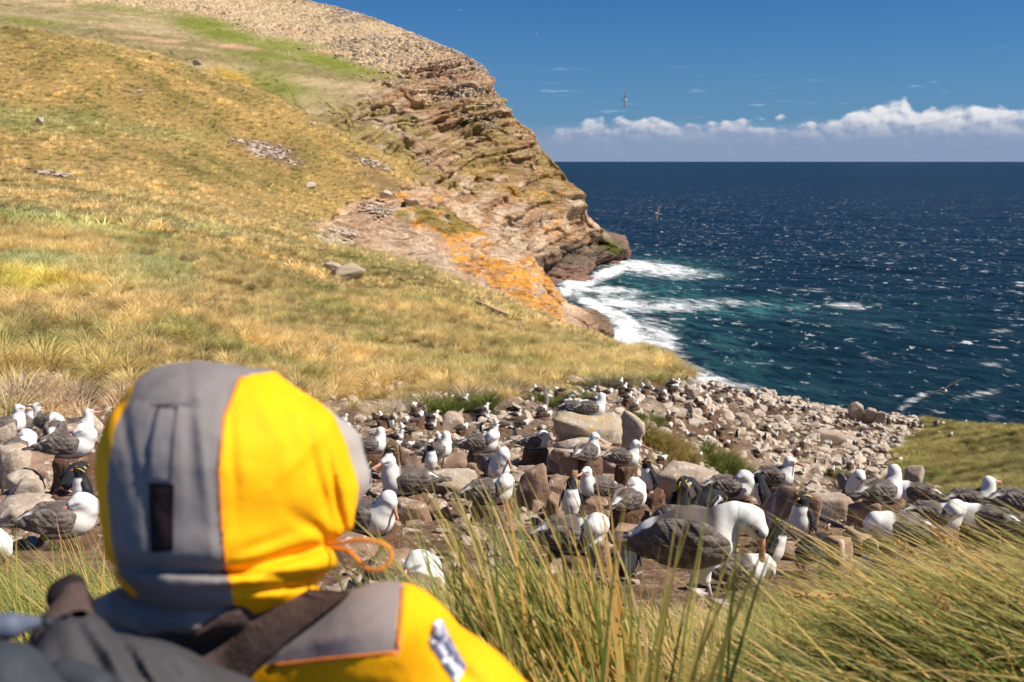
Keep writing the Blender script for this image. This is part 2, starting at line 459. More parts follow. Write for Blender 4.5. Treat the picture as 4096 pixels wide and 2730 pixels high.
# colony ground
scr = soil * 1.3 + (pale * 0.85 - soil) * sstep(n_b, -0.4, 0.6)
colr = lerp(colr, scr, (S3 < 6.02).astype(float))
fieldR = poly_mask(U, V, [(701, 384), (760, 388), (930, 418), (955, 430), (900, 480), (860, 520), (600, 520), (560, 400), (640, 386)]) & (S2 >= 5.8) & (S2 < 7.3)
colr = np.where(fieldR[..., None], scr, colr)
colr = np.where(((U > 925 - (V - 425) * 0.6) & (S2 > 4.6) & (S2 < 8))[..., None], lerp(green * 1.1, straw * 0.8, sstep(n_b + n_a, -0.5, 0.6)), colr)
# headland
hl = (S2 > 9.3).astype(float)[..., None]
meadow = lerp(C(.23, .19, .085), C(.40, .31, .18), sstep(n_h + n_b * .4, -0.3, 0.4))
topscree = lerp(scree, C(.34, .27, .16), sstep(n_b, 0.0, 0.6) * 0.7)
upper = sstep((-V * 1.0 + np.interp(U, [-50, 100, 200, 300, 380, 440, 520], [0, 2, 26, 56, 86, 112, 150]))[..., None] + n_h * 16, -6, 6)
head = lerp(meadow, topscree, upper)
gpatch = blob(U + n_h[..., 0] * 26, V + n_b[..., 0] * 3 + n_h[..., 0] * 7, [(205, 25, 40, 10, 12, 1), (290, 48, 50, 8, 6, .9), (235, 37, 45, 8, 8, 1), (330, 62, 46, 8, 14, 1), (375, 74, 60, 6, 12, .9), (260, 55, 40, 5, 5, .8), (410, 79, 30, 5, 8, .8),
    (120, 10, 60, 4, 5, .6), (30, 22, 45, 4, 6, .7), (278, 88, 34, 22, 25, .75), (330, 108, 25, 14, 30, .5), (100, 22, 40, 3, 4, .6)])
head = lerp(head, C(.155, .185, .022), (gpatch * 0.95)[..., None])
bank = blob(U, V + n_h[..., 0] * 3, [(140, 37, 22, 1.6, 2, .9), (165, 40, 18, 2.2, 2, 1), (232, 46, 26, 1.8, 6, 1), (62, 5, 16, 1.6, 0, .9), (300, 31, 30, 1.6, 3, .9), (330, 52, 28, 1.8, 6, 1), (110, 26, 16, 1.4, 4, .8), (210, 14, 22, 2.5, 3, .7)])
head = lerp(head, C(.50, .31, .19), bank[..., None])
head = lerp(head, C(.42, .27, .035), blob(U, V, [(232, 79, 26, 9, 22, .9)])[..., None])
frock = lerp(tanrock, pale, sstep(n_c, -0.2, 0.5))
frock = lerp(frock, tanrock * 0.62, sstep(-n_b - n_c * 0.6, 0.15, 0.6) * 0.8)
low = sstep(V[..., None], 175, 235)
frock = lerp(frock, C(.50, .395, .30), low * 0.55 * sstep(n_c, -0.5, 0.3))
veg = sstep(n_a + n_b * 0.7 + 0.25 - np.abs(V[..., None] - 150) * 0.004, 0.0, 0.35) * (1 - sstep(V[..., None], 195, 225)) * sstep(V[..., None], 70, 120)
frock = lerp(frock, C(.27, .205, .075), veg * 0.85)
debris = blob(U, V, [(360, 110, 70, 22, 25, 1), (400, 150, 50, 14, 35, .7)])[..., None]
frock = lerp(frock, lerp(C(.34, .27, .22), C(.26, .21, .08), sstep(n_b + n_a, -.2, .3)), debris * .8)
frock = frock * 1.06
frock = lerp(frock, lich, sstep(n_a - 0.5 * n_b + n_c * 0.3, 0.18, 0.42) * sstep(V[..., None], 150, 200) * (1 - sstep(V[..., None], 225, 245)) * 0.55)
wet = sstep(-(GZ2 - 14 - 8 * n_a[..., 0] - 4 * n_c[..., 0])[..., None], -3, 3)
frock = lerp(frock, wetrock * 1.6, wet * 0.85)
frock = lerp(frock, C(.10, .10, .022), blob(U, V, [(612, 247, 20, 7, 25, .9)])[..., None])
frock = lerp(frock, C(.23, .135, .10), sstep(-(GZ2[..., None] - 5.0 - 3 * n_b), -1.5, 1.5) * 0.8)
head = lerp(head, frock, face[..., None])
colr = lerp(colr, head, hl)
# the crag with its orange lichen
cr = lerp(C(.42, .285, .185), C(.50, .38, .28), sstep(n_c, -0.3, 0.5))
cr = lerp(cr, tanrock * 0.6, sstep(-n_b - n_c * 0.5, 0.2, 0.6) * 0.7)
lm = sstep(n_a * 0.5 - n_c * 0.7 + 0.5 * n_b + 0.9 * blob(U, V, [(535, 285, 40, 34, 35, 1), (480, 262, 50, 20, 25, .8), (548, 308, 26, 14, 30, 1.1), (430, 222, 40, 20, 30, .6), (470, 235, 30, 10, 30, .8)])[..., None], 0.30, 0.62)
cr = lerp(cr, C(.62, .27, .02), lm * 0.8 * sstep(fbm(GX2 * .25, GY2 * .25, GZ2 * .3, 4, 66)[..., None], -.45, .15))
cr = lerp(cr, C(.18, .16, .045), sstep(n_a + 0.9 * blob(U, V, [(440, 222, 40, 14, 20, .9), (400, 215, 30, 10, 20, .7), (345, 215, 40, 16, 20, .6)])[..., None], 0.45, 0.75) * 0.8)
wet2 = sstep((U - 588 - (V - 300) * 0.15 + 14 * n_c[..., 0])[..., None], -8, 8)
cr = lerp(cr, C(.15, .105, .075), wet2 * 0.85)
colr = lerp(colr, cr, (crag)[..., None])
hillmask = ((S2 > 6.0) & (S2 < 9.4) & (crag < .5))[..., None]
colr = np.where(hillmask, colr * (.62 + .25 * sstep(GR, 110, 220))[..., None], colr)  # hill ground darkened: shaded gaps between the tussocks painted into its colour
# hill features: bare banks, pale turf, green hollows
hill = ((S2 > 6.0) & (S2 < 9.4) & (crag < .5))
hb = blob(U + n_b[..., 0] * 10, V + n_b[..., 0] * 4, [(268, 150, 26, 9, 6, 1), (240, 142, 18, 3, 4, .9), (370, 163, 24, 4, 18, .9), (45, 173, 26, 3.5, 10, 1), (285, 158, 25, 8, 20, .7), (385, 182, 34, 10, 30, .5), (135, 90, 14, 5, 10, .5)]) * hill
colr = lerp(colr, C(.17, .105, .070), hb[..., None])
colr = lerp(colr, C(.22, .215, .075), (blob(U, V, [(40, 120, 90, 14, 4, .8), (150, 132, 60, 8, 6, .6), (60, 222, 90, 10, 10, .8), (190, 225, 60, 6, 10, .6), (300, 100, 30, 8, 40, .6), (330, 120, 40, 7, 35, .6)]) * hill)[..., None])
colr = lerp(colr, C(.15, .17, .065), (blob(U, V, [(40, 263, 60, 10, 3, .9), (150, 272, 50, 20, 3, .7)]) * hill)[..., None])
colr = lerp(colr, C(.26, .22, .03), (blob(U, V, [(30, 283, 60, 10, 5, .9)]) * hill)[..., None])
rock_a = np.stack([np.clip(np.maximum(crag, face * (S2 > 9.3)), 0, 1), np.clip(upper[..., 0] * (S2 > 9.3) * (1 - gpatch * .8) * (1 - face * .6), 0, 1), 0 * crag], -1)
hgrass = (hill & (hb < 0.45)).astype(float)

gm, gt, gb = material('ground_surface')
base = gt.attr('zone')
pos = gt.geo()
nA = gt.noise(pos, 0.9, 6, 0.65); nB = gt.noise(pos, 7.0, 4, 0.6)
mul = gt.m('ADD', 0.62, gt.m('MULTIPLY', nA, 0.76))
c1 = gt.mix(1.0, base, gt.ramp(gt.m('MULTIPLY', gt.m('ADD', nA, gt.m('MULTIPLY', nB, 0.5)), 0.72), [(0.30, (.52, .50, .48)), (0.52, (1.0, 1, 1)), (0.72, (1.35, 1.33, 1.30))]), 'MULTIPLY')
rk = gt.new('ShaderNodeSeparateColor'); gt.l.new(gt.attr('rock'), rk.inputs[0])
lc = gt.mapping(pos, (.045, .02, .55), (0, math.radians(-17), 0)); wv = gt.noise(pos, .03, 4, .6, out=1)
wm = gt.new('ShaderNodeVectorMath', operation='MULTIPLY_ADD'); gt.l.new(wv, wm.inputs[0]); wm.inputs[1].default_value = (1.2, 1.2, 5.5); gt.l.new(lc, wm.inputs[2])
b1 = gt.noise(wm.outputs[0], 1.0, 7, .68, .3); b2 = gt.noise(wm.outputs[0], 3.2, 5, .65)
spk = gt.vor(gt.mapping(pos, (1, 1, 1.6)), .42); spk2 = gt.vor(gt.mapping(pos, (1, 1, 1.6)), 1.1, out=1)
spb = gt.new('ShaderNodeRGBToBW'); gt.l.new(spk2, spb.inputs[0])
bed_c = gt.ramp(gt.m('ADD', gt.m('MULTIPLY', b1, .65), gt.m('MULTIPLY', b2, .35)), [(.36, (.34, .28, .24)), (.41, (1.0, .95, .90)), (.52, (1.45, 1.42, 1.38)), (.64, (1.95, 1.92, 1.88))])
c1 = gt.mix(rk.outputs[0], c1, gt.mix(1.0, c1, bed_c, 'MULTIPLY'))
stn = gt.ramp(gt.m('ADD', gt.m('MULTIPLY', spb.outputs[0], .7), gt.m('MULTIPLY', nB, .5)), [(.38, (.50, .47, .44)), (.55, (.95, .93, .9)), (.78, (1.5, 1.5, 1.5))])
c1 = gt.mix(rk.outputs[1], c1, gt.mix(1.0, c1, stn, 'MULTIPLY'))
gt.put(gb.inputs['Base Color'], c1)
gb.inputs['Roughness'].default_value = 0.95; gb.inputs['Specular IOR Level'].default_value = 0.12
h0 = gt.m('ADD', gt.noise(pos, 0.55, 8, 0.68), gt.m('MULTIPLY', gt.noise(pos, 5.0, 4, 0.6), 0.12))
h0 = gt.m('ADD', h0, gt.m('MULTIPLY', gt.m('MULTIPLY', rk.outputs[0], gt.m('ADD', b1, gt.m('MULTIPLY', b2, .5))), 3.0))
h0 = gt.m('ADD', h0, gt.m('MULTIPLY', gt.m('MULTIPLY', rk.outputs[1], spk), -0.9))
gt.put(gb.inputs['Normal'], gt.bump(h0, 1.0, 1.3))
nm, ntt, nb_ = material('colony_soil')
pos = ntt.geo()
s1 = ntt.noise(pos, 2.2, 6, 0.65); s2 = ntt.noise(pos, 14, 5, 0.6); s3 = ntt.vor(pos, 9)
cc = ntt.mix(ntt.ss(s1, 0.35, 0.68), (.10, .060, .036), (.25, .155, .095))
cc = ntt.mix(ntt.ss(s2, 0.56, 0.70), cc, (.33, .26, .20))
ntt.put(nb_.inputs['Base Color'], cc); nb_.inputs['Roughness'].default_value = 0.95; nb_.inputs['Specular IOR Level'].default_value = 0.1
ntt.put(nb_.inputs['Normal'], ntt.bump(ntt.m('ADD', s2, ntt.m('MULTIPLY', s3, 0.6)), 0.8, 0.06))

def terrain_piece(name, s_lo, s_hi, mat):
    ri = np.where((GS >= s_lo - 1e-6) & (GS <= s_hi + 1e-6))[0]
    i0, i1 = ri[0], ri[-1] + 1
    if i1 < nrow: i1 = min(nrow, i1 if GS[i1 - 1] >= s_hi - 1e-6 else i1 + 1)
    pts = P3[i0:i1].reshape(-1, 3); nr = i1 - i0
    I, J = np.meshgrid(np.arange(nr - 1), np.arange(ncol - 1), indexing='ij')
    a = (I * ncol + J).ravel()
    f = np.stack([a, a + 1, a + ncol + 1, a + ncol], -1)
    # leave out what lies well under the sea
    zz = pts[:, 2]
    keep = ~((zz[f] < -2.0).all(1))
    me = mesh_from(name, pts, f[keep], mat)
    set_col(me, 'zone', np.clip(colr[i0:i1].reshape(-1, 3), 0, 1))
    set_col(me, 'rock', rock_a[i0:i1].reshape(-1, 3))
    return link(name, me, kind='structure')
ground = terrain_piece('ground', 0, 4, nm)
scree_slope = terrain_piece('scree_slope', 4, 6, gm)
hillside = terrain_piece('hillside', 6, 9, gm)
headland = terrain_piece('headland', 9, 14, gm)

# ---------------------------------------------------------------- sea
ua = np.concatenate([np.linspace(-3000, 380, 90, endpoint=False), np.arange(380, 1090, 1.4), np.linspace(1090, 4000, 70)])
sa = np.arctan2((ua - 512) / F, CP)
vv = np.concatenate([np.array([161.35, 161.7, 162.2]), np.arange(162.8, 440, 0.62), [450, 470, 500, 560, 640]])
dep = PITCH - np.arctan((341 - vv) / F)
sr = np.minimum(60.0 / np.tan(dep), 90000)
SX = sr[:, None] * np.sin(sa)[None]; SY = sr[:, None] * np.cos(sa)[None]
Rr = sr[:, None] + 0 * SX
amp = 1 - sstep(Rr, 2500, 9000)
wx = SX * 0.5 + SY * 0.86; wy = -SX * 0.86 + SY * 0.5
wav = fbm(wx * 0.030, wy * 0.012, octv=3, seed=71) * 1.3 + fbm(wx * 0.11, wy * 0.045, octv=3, seed=72) * 0.7 * (1 - sstep(Rr, 900, 2500)) + fbm(SX * 0.4, SY * 0.4, octv=2, seed=73) * 0.22 * (1 - sstep(Rr, 400, 900))
SZ = wav * amp
US, VS = proj(np.stack([SX, SY, 0 * SX], -1))
fo = 1.12 * blob(US, VS, [(650, 268, 60, 9, 5, .7), (600, 296, 60, 14, 6, .62), (660, 306, 90, 9, -2, .62), (650, 345, 34, 34, -30, .75), (700, 374, 60, 13, 22, .7), (640, 266, 28, 5, 8, 1.1), (668, 270, 44, 7, 4, .9), (610, 272, 26, 6, -18, 1.1), (580, 283, 22, 7, -8, 1.2), (600, 290, 40, 5, 2, .8), (566, 290, 8, 8, 0, 1.0),
    (598, 306, 26, 7, 22, 1.1), (620, 318, 30, 9, 28, 1.0), (628, 338, 16, 22, -18, 1.2), (652, 356, 24, 9, 25, 1.2), (690, 376, 40, 10, 25, 1.1), (664, 366, 30, 8, 25, 1.1), (730, 384, 40, 5, 6, .7),
    (660, 307, 50, 6, -3, .8), (620, 303, 26, 5, 6, 1.0), (735, 304, 46, 4, -3, .5), (785, 306, 40, 3, 4, .3), (850, 305, 26, 4, 5, .62), (690, 275, 40, 5, 0, .6), (915, 400, 26, 5, -25, .55), (975, 395, 40, 5, -15, .5),
    (812, 290, 22, 4, 0, .35), (880, 324, 20, 3, 0, .4), (640, 345, 30, 18, -20, .7), (735, 345, 40, 3, 12, .35), (1000, 330, 20, 3, 0, .35), (760, 362, 30, 3, 10, .35)])
teal = blob(US, VS, [(650, 296, 90, 26, 6, .9), (660, 270, 80, 16, 3, .9), (740, 308, 110, 13, 0, 1.0), (700, 340, 100, 40, 25, .6), (760, 380, 160, 30, 10, .45), (840, 320, 160, 30, 0, .35), (930, 390, 200, 60, 0, .2), (600, 330, 60, 40, 0, .8)])
I, J = np.meshgrid(np.arange(len(sr) - 1), np.arange(len(sa) - 1), indexing='ij')
a = (I * len(sa) + J).ravel(); nc = len(sa)
sm, st, sb = material('sea_water')
sea_me = mesh_from('sea', np.stack([SX, SY, SZ], -1).reshape(-1, 3), np.stack([a, a + nc, a + nc + 1, a + 1], -1), sm)
set_col(sea_me, 'foam', np.stack([fo.ravel(), teal.ravel(), np.clip(wav.ravel() * .5 + .5, 0, 1)], -1))
link('sea', sea_me, kind='structure')
pos = st.geo()
fa = st.new('ShaderNodeSeparateColor'); st.l.new(st.attr('foam'), fa.inputs[0])
rot = st.mapping(pos, (1, 1, 1), (0, 0, math.radians(-30)))
st_m = st.mapping(rot, (1.0, .28, 1))
wn = st.noise(st_m, 0.055, 8, 0.62, 0.4)
wn2 = st.noise(st_m, 0.22, 7, 0.65, 0.6)
deep = st.mix(wn, (.0022, .0075, .0150), (.0060, .0180, .029))
tl = st.mix(wn2, (.008, .075, .078), (.10, .32, .29))
tmask = st.m('MULTIPLY', st.m('POWER', fa.outputs[1], 1.5), st.ss(wn2, 0.38, 0.62))
wcol = st.mix(tmask, deep, tl)
# a faint green tinge near the coast
ln = st.new('ShaderNodeVectorMath', operation='LENGTH'); st.l.new(pos, ln.inputs[0])
nearf = st.m('SUBTRACT', 1.0, st.ss(ln.outputs['Value'], 250, 1100))
wcol = st.mix(st.m('MULTIPLY', nearf, 0.30), wcol, (.003, .026, .034))
# foam: shore surf, streaks, whitecaps on crests
fn = st.noise(st.mapping(rot, (1, .45, 1)), 0.16, 9, 0.70, 1.2)
fbig = st.noise(rot, 0.035, 5, 0.6)
surf = st.ss(st.m('ADD', fa.outputs[0], st.m('MULTIPLY', st.m('SUBTRACT', fn, 0.5), 2.9)), 0.30, 1.15)
surf = st.m('MULTIPLY', surf, st.ss(fa.outputs[0], 0.04, 0.35))
capn = st.noise(st.mapping(rot, (1, .75, 1)), 0.17, 5, 0.62, 0.5)
caps = st.m('MULTIPLY', st.ss(capn, 0.60, 0.70), st.ss(st.m('ADD', st.m('MULTIPLY', fa.outputs[2], 0.35), st.noise(rot, 0.022, 3, 0.5)), 0.56, 0.78))
c_far = st.noise(st.mapping(pos, (1, .45, 1)), 0.05, 6, 0.68, 0.3)
c_far = st.m('MULTIPLY', st.ss(c_far, 0.63, 0.74), 0.75)
c_sp = st.noise(st.mapping(pos, (1, .5, 1)), 0.30, 4, 0.6, 0.5)
c_sp = st.m('MULTIPLY', st.ss(c_sp, 0.63, 0.74), 0.8)
capf = st.noise(st.mapping(rot, (1, .8, 1)), 0.06, 6, 0.66, 0.6)
caps2 = st.m('MULTIPLY', st.ss(capf, 0.70, 0.74), 0.8)
fadec = st.m('SUBTRACT', 1.0, st.ss(ln.outputs['Value'], 600, 3500)); fade2 = st.m('SUBTRACT', 1.0, st.ss(ln.outputs['Value'], 1500, 12000))
c_far = st.m('MULTIPLY', c_far, st.m('ADD', 0.15, st.m('MULTIPLY', fade2, .45)))
caps = st.m('MULTIPLY', caps, st.m('ADD', 0.2, st.m('MULTIPLY', fadec, .7)))
caps2 = st.m('MULTIPLY', caps2, fadec)
c_sp = st.m('MULTIPLY', c_sp, st.m('MULTIPLY', fadec, .8))
fm = st.m('MAXIMUM', st.m('MAXIMUM', surf, c_far), st.m('MAXIMUM', c_sp, st.m('MAXIMUM', caps, caps2)))
col = st.mix(fm, wcol, (.80, .83, .84))
st.put(sb.inputs['Base Color'], col)
st.put(sb.inputs['Roughness'], st.m('ADD', 0.32, st.m('MULTIPLY', fm, 0.6)))
sb.inputs['IOR'].default_value = 1.33
st.put(sb.inputs['Specular IOR Level'], st.m('MULTIPLY', st.m('SUBTRACT', 1.0, fm), 0.16))
hh = st.m('ADD', st.m('MULTIPLY', wn, 1.6), st.m('ADD', st.m('MULTIPLY', wn2, .8), st.m('MULTIPLY', fn, .35)))
st.put(sb.inputs['Normal'], st.bump(hh, 1.0, 2.6))

# ---------------------------------------------------------------- scattering (only for what nobody could count)
def scatter(name, pts, protos, scale, rotz, idx, tint=None, tilt=None, label=None, cat=None, kind='stuff'):
    """one object: each vertex carries one of the prototype meshes"""
    me = bpy.data.meshes.new(name)
    me.vertices.add(len(pts)); me.vertices.foreach_set('co', np.asarray(pts, np.float32).ravel())
    def fa(n, typ, arr, key='value'):
        a = me.attributes.new(n, typ, 'POINT'); a.data.foreach_set(key, np.asarray(arr).astype(np.float32 if typ != 'INT' else np.int32).ravel())
    rot = np.zeros((len(pts), 3), np.float32); rot[:, 2] = rotz
    if tilt is not None: rot[:, 0] = tilt[:, 0]; rot[:, 1] = tilt[:, 1]
    fa('rot', 'FLOAT_VECTOR', rot, 'vector')
    fa('scl', 'FLOAT_VECTOR', scale if np.ndim(scale) == 2 else np.repeat(np.asarray(scale)[:, None], 3, 1), 'vector')
    fa('idx', 'INT', idx)
    t = np.ones((len(pts), 4), np.float32)
    if tint is not None: t[:, :3] = tint
    a = me.attributes.new('tint', 'FLOAT_COLOR', 'POINT'); a.data.foreach_set('color', t.ravel())
    o = link(name, me, label=label, cat=cat, kind=kind)
    g = bpy.data.node_groups.new(name, 'GeometryNodeTree')
    g.interface.new_socket('Geometry', in_out='INPUT', socket_type='NodeSocketGeometry')
    g.interface.new_socket('Geometry', in_out='OUTPUT', socket_type='NodeSocketGeometry')
    N = g.nodes; L = g.links
    gi = N.new('NodeGroupInput'); go = N.new('NodeGroupOutput')
    gi_ = N.new('GeometryNodeGeometryToInstance')
    for p in reversed(protos):
        oi = N.new('GeometryNodeObjectInfo'); oi.inputs['Object'].default_value = p; oi.inputs['As Instance'].default_value = True
        L.new(oi.outputs['Geometry'], gi_.inputs[0])
    iop = N.new('GeometryNodeInstanceOnPoints'); iop.inputs['Pick Instance'].default_value = True
    L.new(gi.outputs[0], iop.inputs['Points']); L.new(gi_.outputs[0], iop.inputs['Instance'])
    def na(nm, typ):
        n = N.new('GeometryNodeInputNamedAttribute'); n.data_type = typ; n.inputs[0].default_value = nm
        return [x for x in n.outputs if x.enabled and x.name == 'Attribute'][0]
    L.new(na('idx', 'INT'), iop.inputs['Instance Index']); L.new(na('rot', 'FLOAT_VECTOR'), iop.inputs['Rotation']); L.new(na('scl', 'FLOAT_VECTOR'), iop.inputs['Scale'])
    L.new(iop.outputs[0], go.inputs[0])
    md = o.modifiers.new('scatter', 'NODES'); md.node_group = g
    return o

def proto(name, me):      # a mesh kept out of the scene, used only by scatter()
    return bpy.data.objects.new(name, me)

# ---------------------------------------------------------------- grass blades
def blade_mesh(name, mat, blades, w_scale=1.0, nseg=3):
    """blades: list of (base, direction angle, length, start tilt, end tilt, width, colour value, bend side)"""
    n = len(blades); V = np.zeros((n, 2 * nseg + 1, 3)); c = np.zeros((n, 2 * nseg + 1, 3))
    B = np.array([b[0] for b in blades]); ang = np.array([b[1] for b in blades]); Ln = np.array([b[2] for b in blades])
    t0 = np.array([b[3] for b in blades]); t1 = np.array([b[4] for b in blades]); w = np.array([b[5] for b in blades]) * w_scale
    cv = np.array([b[6] for b in blades]); fac = np.array([b[7] for b in blades])
    P = B.copy(); prev = P.copy()
    side = np.stack([-np.sin(ang + fac), np.cos(ang + fac), np.zeros(n)], -1)
    for s in range(nseg + 1):
        t = s / nseg
        if s > 0:
            tm = (s - 0.5) / nseg
            th = t0 + (t1 - t0) * tm ** 1.3
            P = P + np.stack([np.sin(th) * np.cos(ang), np.sin(th) * np.sin(ang), np.cos(th)], -1) * (Ln / nseg)[:, None]
        ww = w * (1 - t) ** 0.7 * 0.5
        if s < nseg:
            V[:, 2 * s] = P - side * ww[:, None]; V[:, 2 * s + 1] = P + side * ww[:, None]
            c[:, 2 * s, 0] = c[:, 2 * s + 1, 0] = cv; c[:, 2 * s, 1] = c[:, 2 * s + 1, 1] = t
        else:
            V[:, 2 * s] = P; c[:, 2 * s, 0] = cv; c[:, 2 * s, 1] = 1
    k = 2 * nseg + 1; base = (np.arange(n) * k)[:, None]
    tris = []
    for s in range(nseg - 1):
        tris += [[2 * s, 2 * s + 1, 2 * s + 3], [2 * s, 2 * s + 3, 2 * s + 2]]
    tris += [[2 * nseg - 2, 2 * nseg - 1, 2 * nseg]]
    f = (base[:, None, :] + np.array(tris)[None]).reshape(-1, 3)
    me = mesh_from(name, V.reshape(-1, 3), f, mat)
    set_col(me, 'blade', c.reshape(-1, 3))
    return me

def grass_mat(name, stops, tip, tint=False, trans=0.35, objvar=0.35, tipf=.75, tipp=1.6):
    m, t, b = material(name)
    s = t.new('ShaderNodeSeparateColor'); t.l.new(t.attr('blade'), s.inputs[0])
    c = t.ramp(s.outputs[0], stops)
    c = t.mix(t.m('MULTIPLY', t.m('POWER', s.outputs[1], tipp), tipf), c, tip)
    oi = t.new('ShaderNodeObjectInfo').outputs['Random']
    if tint:
        n = t.new('ShaderNodeAttribute'); n.attribute_name = 'tint'; n.attribute_type = 'INSTANCER'
        c = t.mix(1.0, c, n.outputs['Color'], 'MULTIPLY')
    c = t.mix(1.0, c, t.ramp(oi, [(0, (1 - objvar,) * 3), (1, (1 + objvar * .8, 1 + objvar * .7, 1 + objvar * .5))]), 'MULTIPLY')
    t.put(b.inputs['Base Color'], c)
    b.inputs['Roughness'].default_value = 0.55; b.inputs['Specular IOR Level'].default_value = 0.25
    tr = t.new('ShaderNodeBsdfTranslucent'); t.put(tr.inputs[0], c)
    mx = t.new('ShaderNodeMixShader'); mx.inputs[0].default_value = trans
    t.l.new(b.outputs[0], mx.inputs[1]); t.l.new(tr.outputs[0], mx.inputs[2])
    out = [n for n in t.n if n.type == 'OUTPUT_MATERIAL'][0]
    t.l.new(mx.outputs[0], out.inputs[0])
    return m

tus_mat = grass_mat('tussock_blades', [(0, (.16, .20, .045)), (.3, (.42, .34, .12)), (.6, (.74, .55, .25)), (1, (.88, .70, .38))], (.92, .71, .38), tint=True, trans=.45, objvar=.22)
def tussock_proto(seed, n, green=0.0, wind=0.22, h=0.66, wid=0.022):
    r = random.Random(seed); bl = []
    for i in range(n):
        a = r.uniform(0, 2 * math.pi); q = math.sqrt(r.random())
        base = (math.cos(a) * q * .24, math.sin(a) * q * .24, -.06)
        lean = q * 1.0 + r.uniform(-.1, .25)
        # the wind comes from the right
        dx = math.cos(a) * lean - wind; dy = math.sin(a) * lean - wind * .15
        ang = math.atan2(dy, dx); ln = math.hypot(dx, dy)
        L_ = h * r.uniform(.75, 1.35)
        bl.append((base, ang, L_, min(ln * .9, 1.3), min(ln * .9 + r.uniform(.6, 1.3), 2.3), wid * r.uniform(.7, 1.4), max(0, min(1, r.random() * (1 - green) + 0.1)), r.uniform(-.9, .9)))
    return blade_mesh('tussock', tus_mat, bl)
TP_near = [proto('tussock_source', tussock_proto(100 + i, 230, green=.25 * (i % 2))) for i in range(5)]
TP_far = [proto('tussock_source', tussock_proto(200 + i, 60, green=.1 * (i % 2), wid=.06)) for i in range(4)]

def polar_pts(n, r_of, az0, az1):
    azs = rng.uniform(az0, az1, n); return azs, r_of(azs, rng.random(n))
def zone_at(x, y):
    """mean colour of the ground under a point, from the terrain grid"""
    r = np.hypot(x, y); a = np.arctan2(x, y)
    j = np.clip(np.searchsorted(AZ, a), 0, ncol - 1)
    out = np.zeros((len(x), 3)); msk = np.zeros(len(x)); cg = np.zeros(len(x)); ss_ = np.zeros(len(x))
    order = np.argsort(j)
    js = j[order]; b = np.searchsorted(js, np.arange(ncol + 1))
    for c in range(ncol):
        s = order[b[c]:b[c + 1]]
        if len(s) == 0: continue
        i = np.clip(np.searchsorted(GR[:, c], r[s]), 0, nrow - 1)
        out[s] = colr[i, c]; msk[s] = hgrass[i, c]; cg[s] = crag[i, c]; ss_[s] = S2[i, c]
    return out, msk, cg, ss_
def put_grass(name, cand_x, cand_y, test, protos, scl, label):
    zc, hm, cg, s_ = zone_at(cand_x, cand_y)
    keep = test(zc, hm, cg, s_, cand_x, cand_y)
    x, y, zc = cand_x[keep], cand_y[keep], zc[keep]
    z = hz(x, y)
    cl = fbm(x * .12, y * .12, octv=3, seed=81)
    s = scl(x, y) * (1 + .55 * cl) * rng.uniform(.75, 1.25, len(x))
    lum = zc / (straw * (.62 + .25 * sstep(np.hypot(x, y), 110, 220))[:, None])
    tint = np.array([1.12, 1.11, 1.05]) * np.clip(0.35 + 0.65 * lum, .25, 1.4) * (1 + 0.22 * cl[:, None] * np.array([1.0, .8, .5]))
    gr = sstep(fbm(x * .2, y * .2, octv=3, seed=82), .1, .5)[:, None]
    tint = lerp(tint, tint * np.array([.55, .74, .50]), gr * .62)
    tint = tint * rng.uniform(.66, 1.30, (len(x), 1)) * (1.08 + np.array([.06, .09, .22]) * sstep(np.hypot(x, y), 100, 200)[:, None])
    if 'bank' in name: tint = np.array([.78, .90, .75]) * rng.uniform(.55, 1.25, (len(x), 1)) * (1 + .4 * cl[:, None])
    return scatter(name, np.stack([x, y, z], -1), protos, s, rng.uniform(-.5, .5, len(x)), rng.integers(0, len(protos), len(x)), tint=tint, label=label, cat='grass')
def cand(n, r0, r1, a0=-.60, a1=.60):
    a = rng.uniform(a0, a1, n); r = np.sqrt(rng.uniform(r0 * r0, r1 * r1, n)); return r * np.sin(a), r * np.cos(a)
FIELD = [(703, 370), (760, 378), (935, 408), (1100, 420), (1100, 620), (600, 620), (560, 404), (640, 390), (690, 388)]
def t_hill(zc, hm, cg, s_, x, y):
    e = fbm(x * .25, y * .25, octv=2, seed=83) * .12
    return (s_ + e > 5.96) & ((hm > .5) | (s_ < 6.1)) & ~poly_mask(*proj(np.stack([x, y, hz(x, y)], -1)), FIELD) & (rng.random(len(x)) < 0.97)
x1, y1 = cand(8600, 26, 110)
put_grass('tussock_grass', x1, y1, t_hill, TP_near, lambda x, y: 1.30 + 0 * x, 'dense straw coloured tussock grass covering the slope behind the bird colony')
x2, y2 = cand(36000, 105, 440)
put_grass('distant_grass', x2, y2, t_hill, TP_far, lambda x, y: np.interp(np.hypot(x, y), [100, 430], [1.35, 1.75]), 'dry golden grass on the upper hillside below the headland')
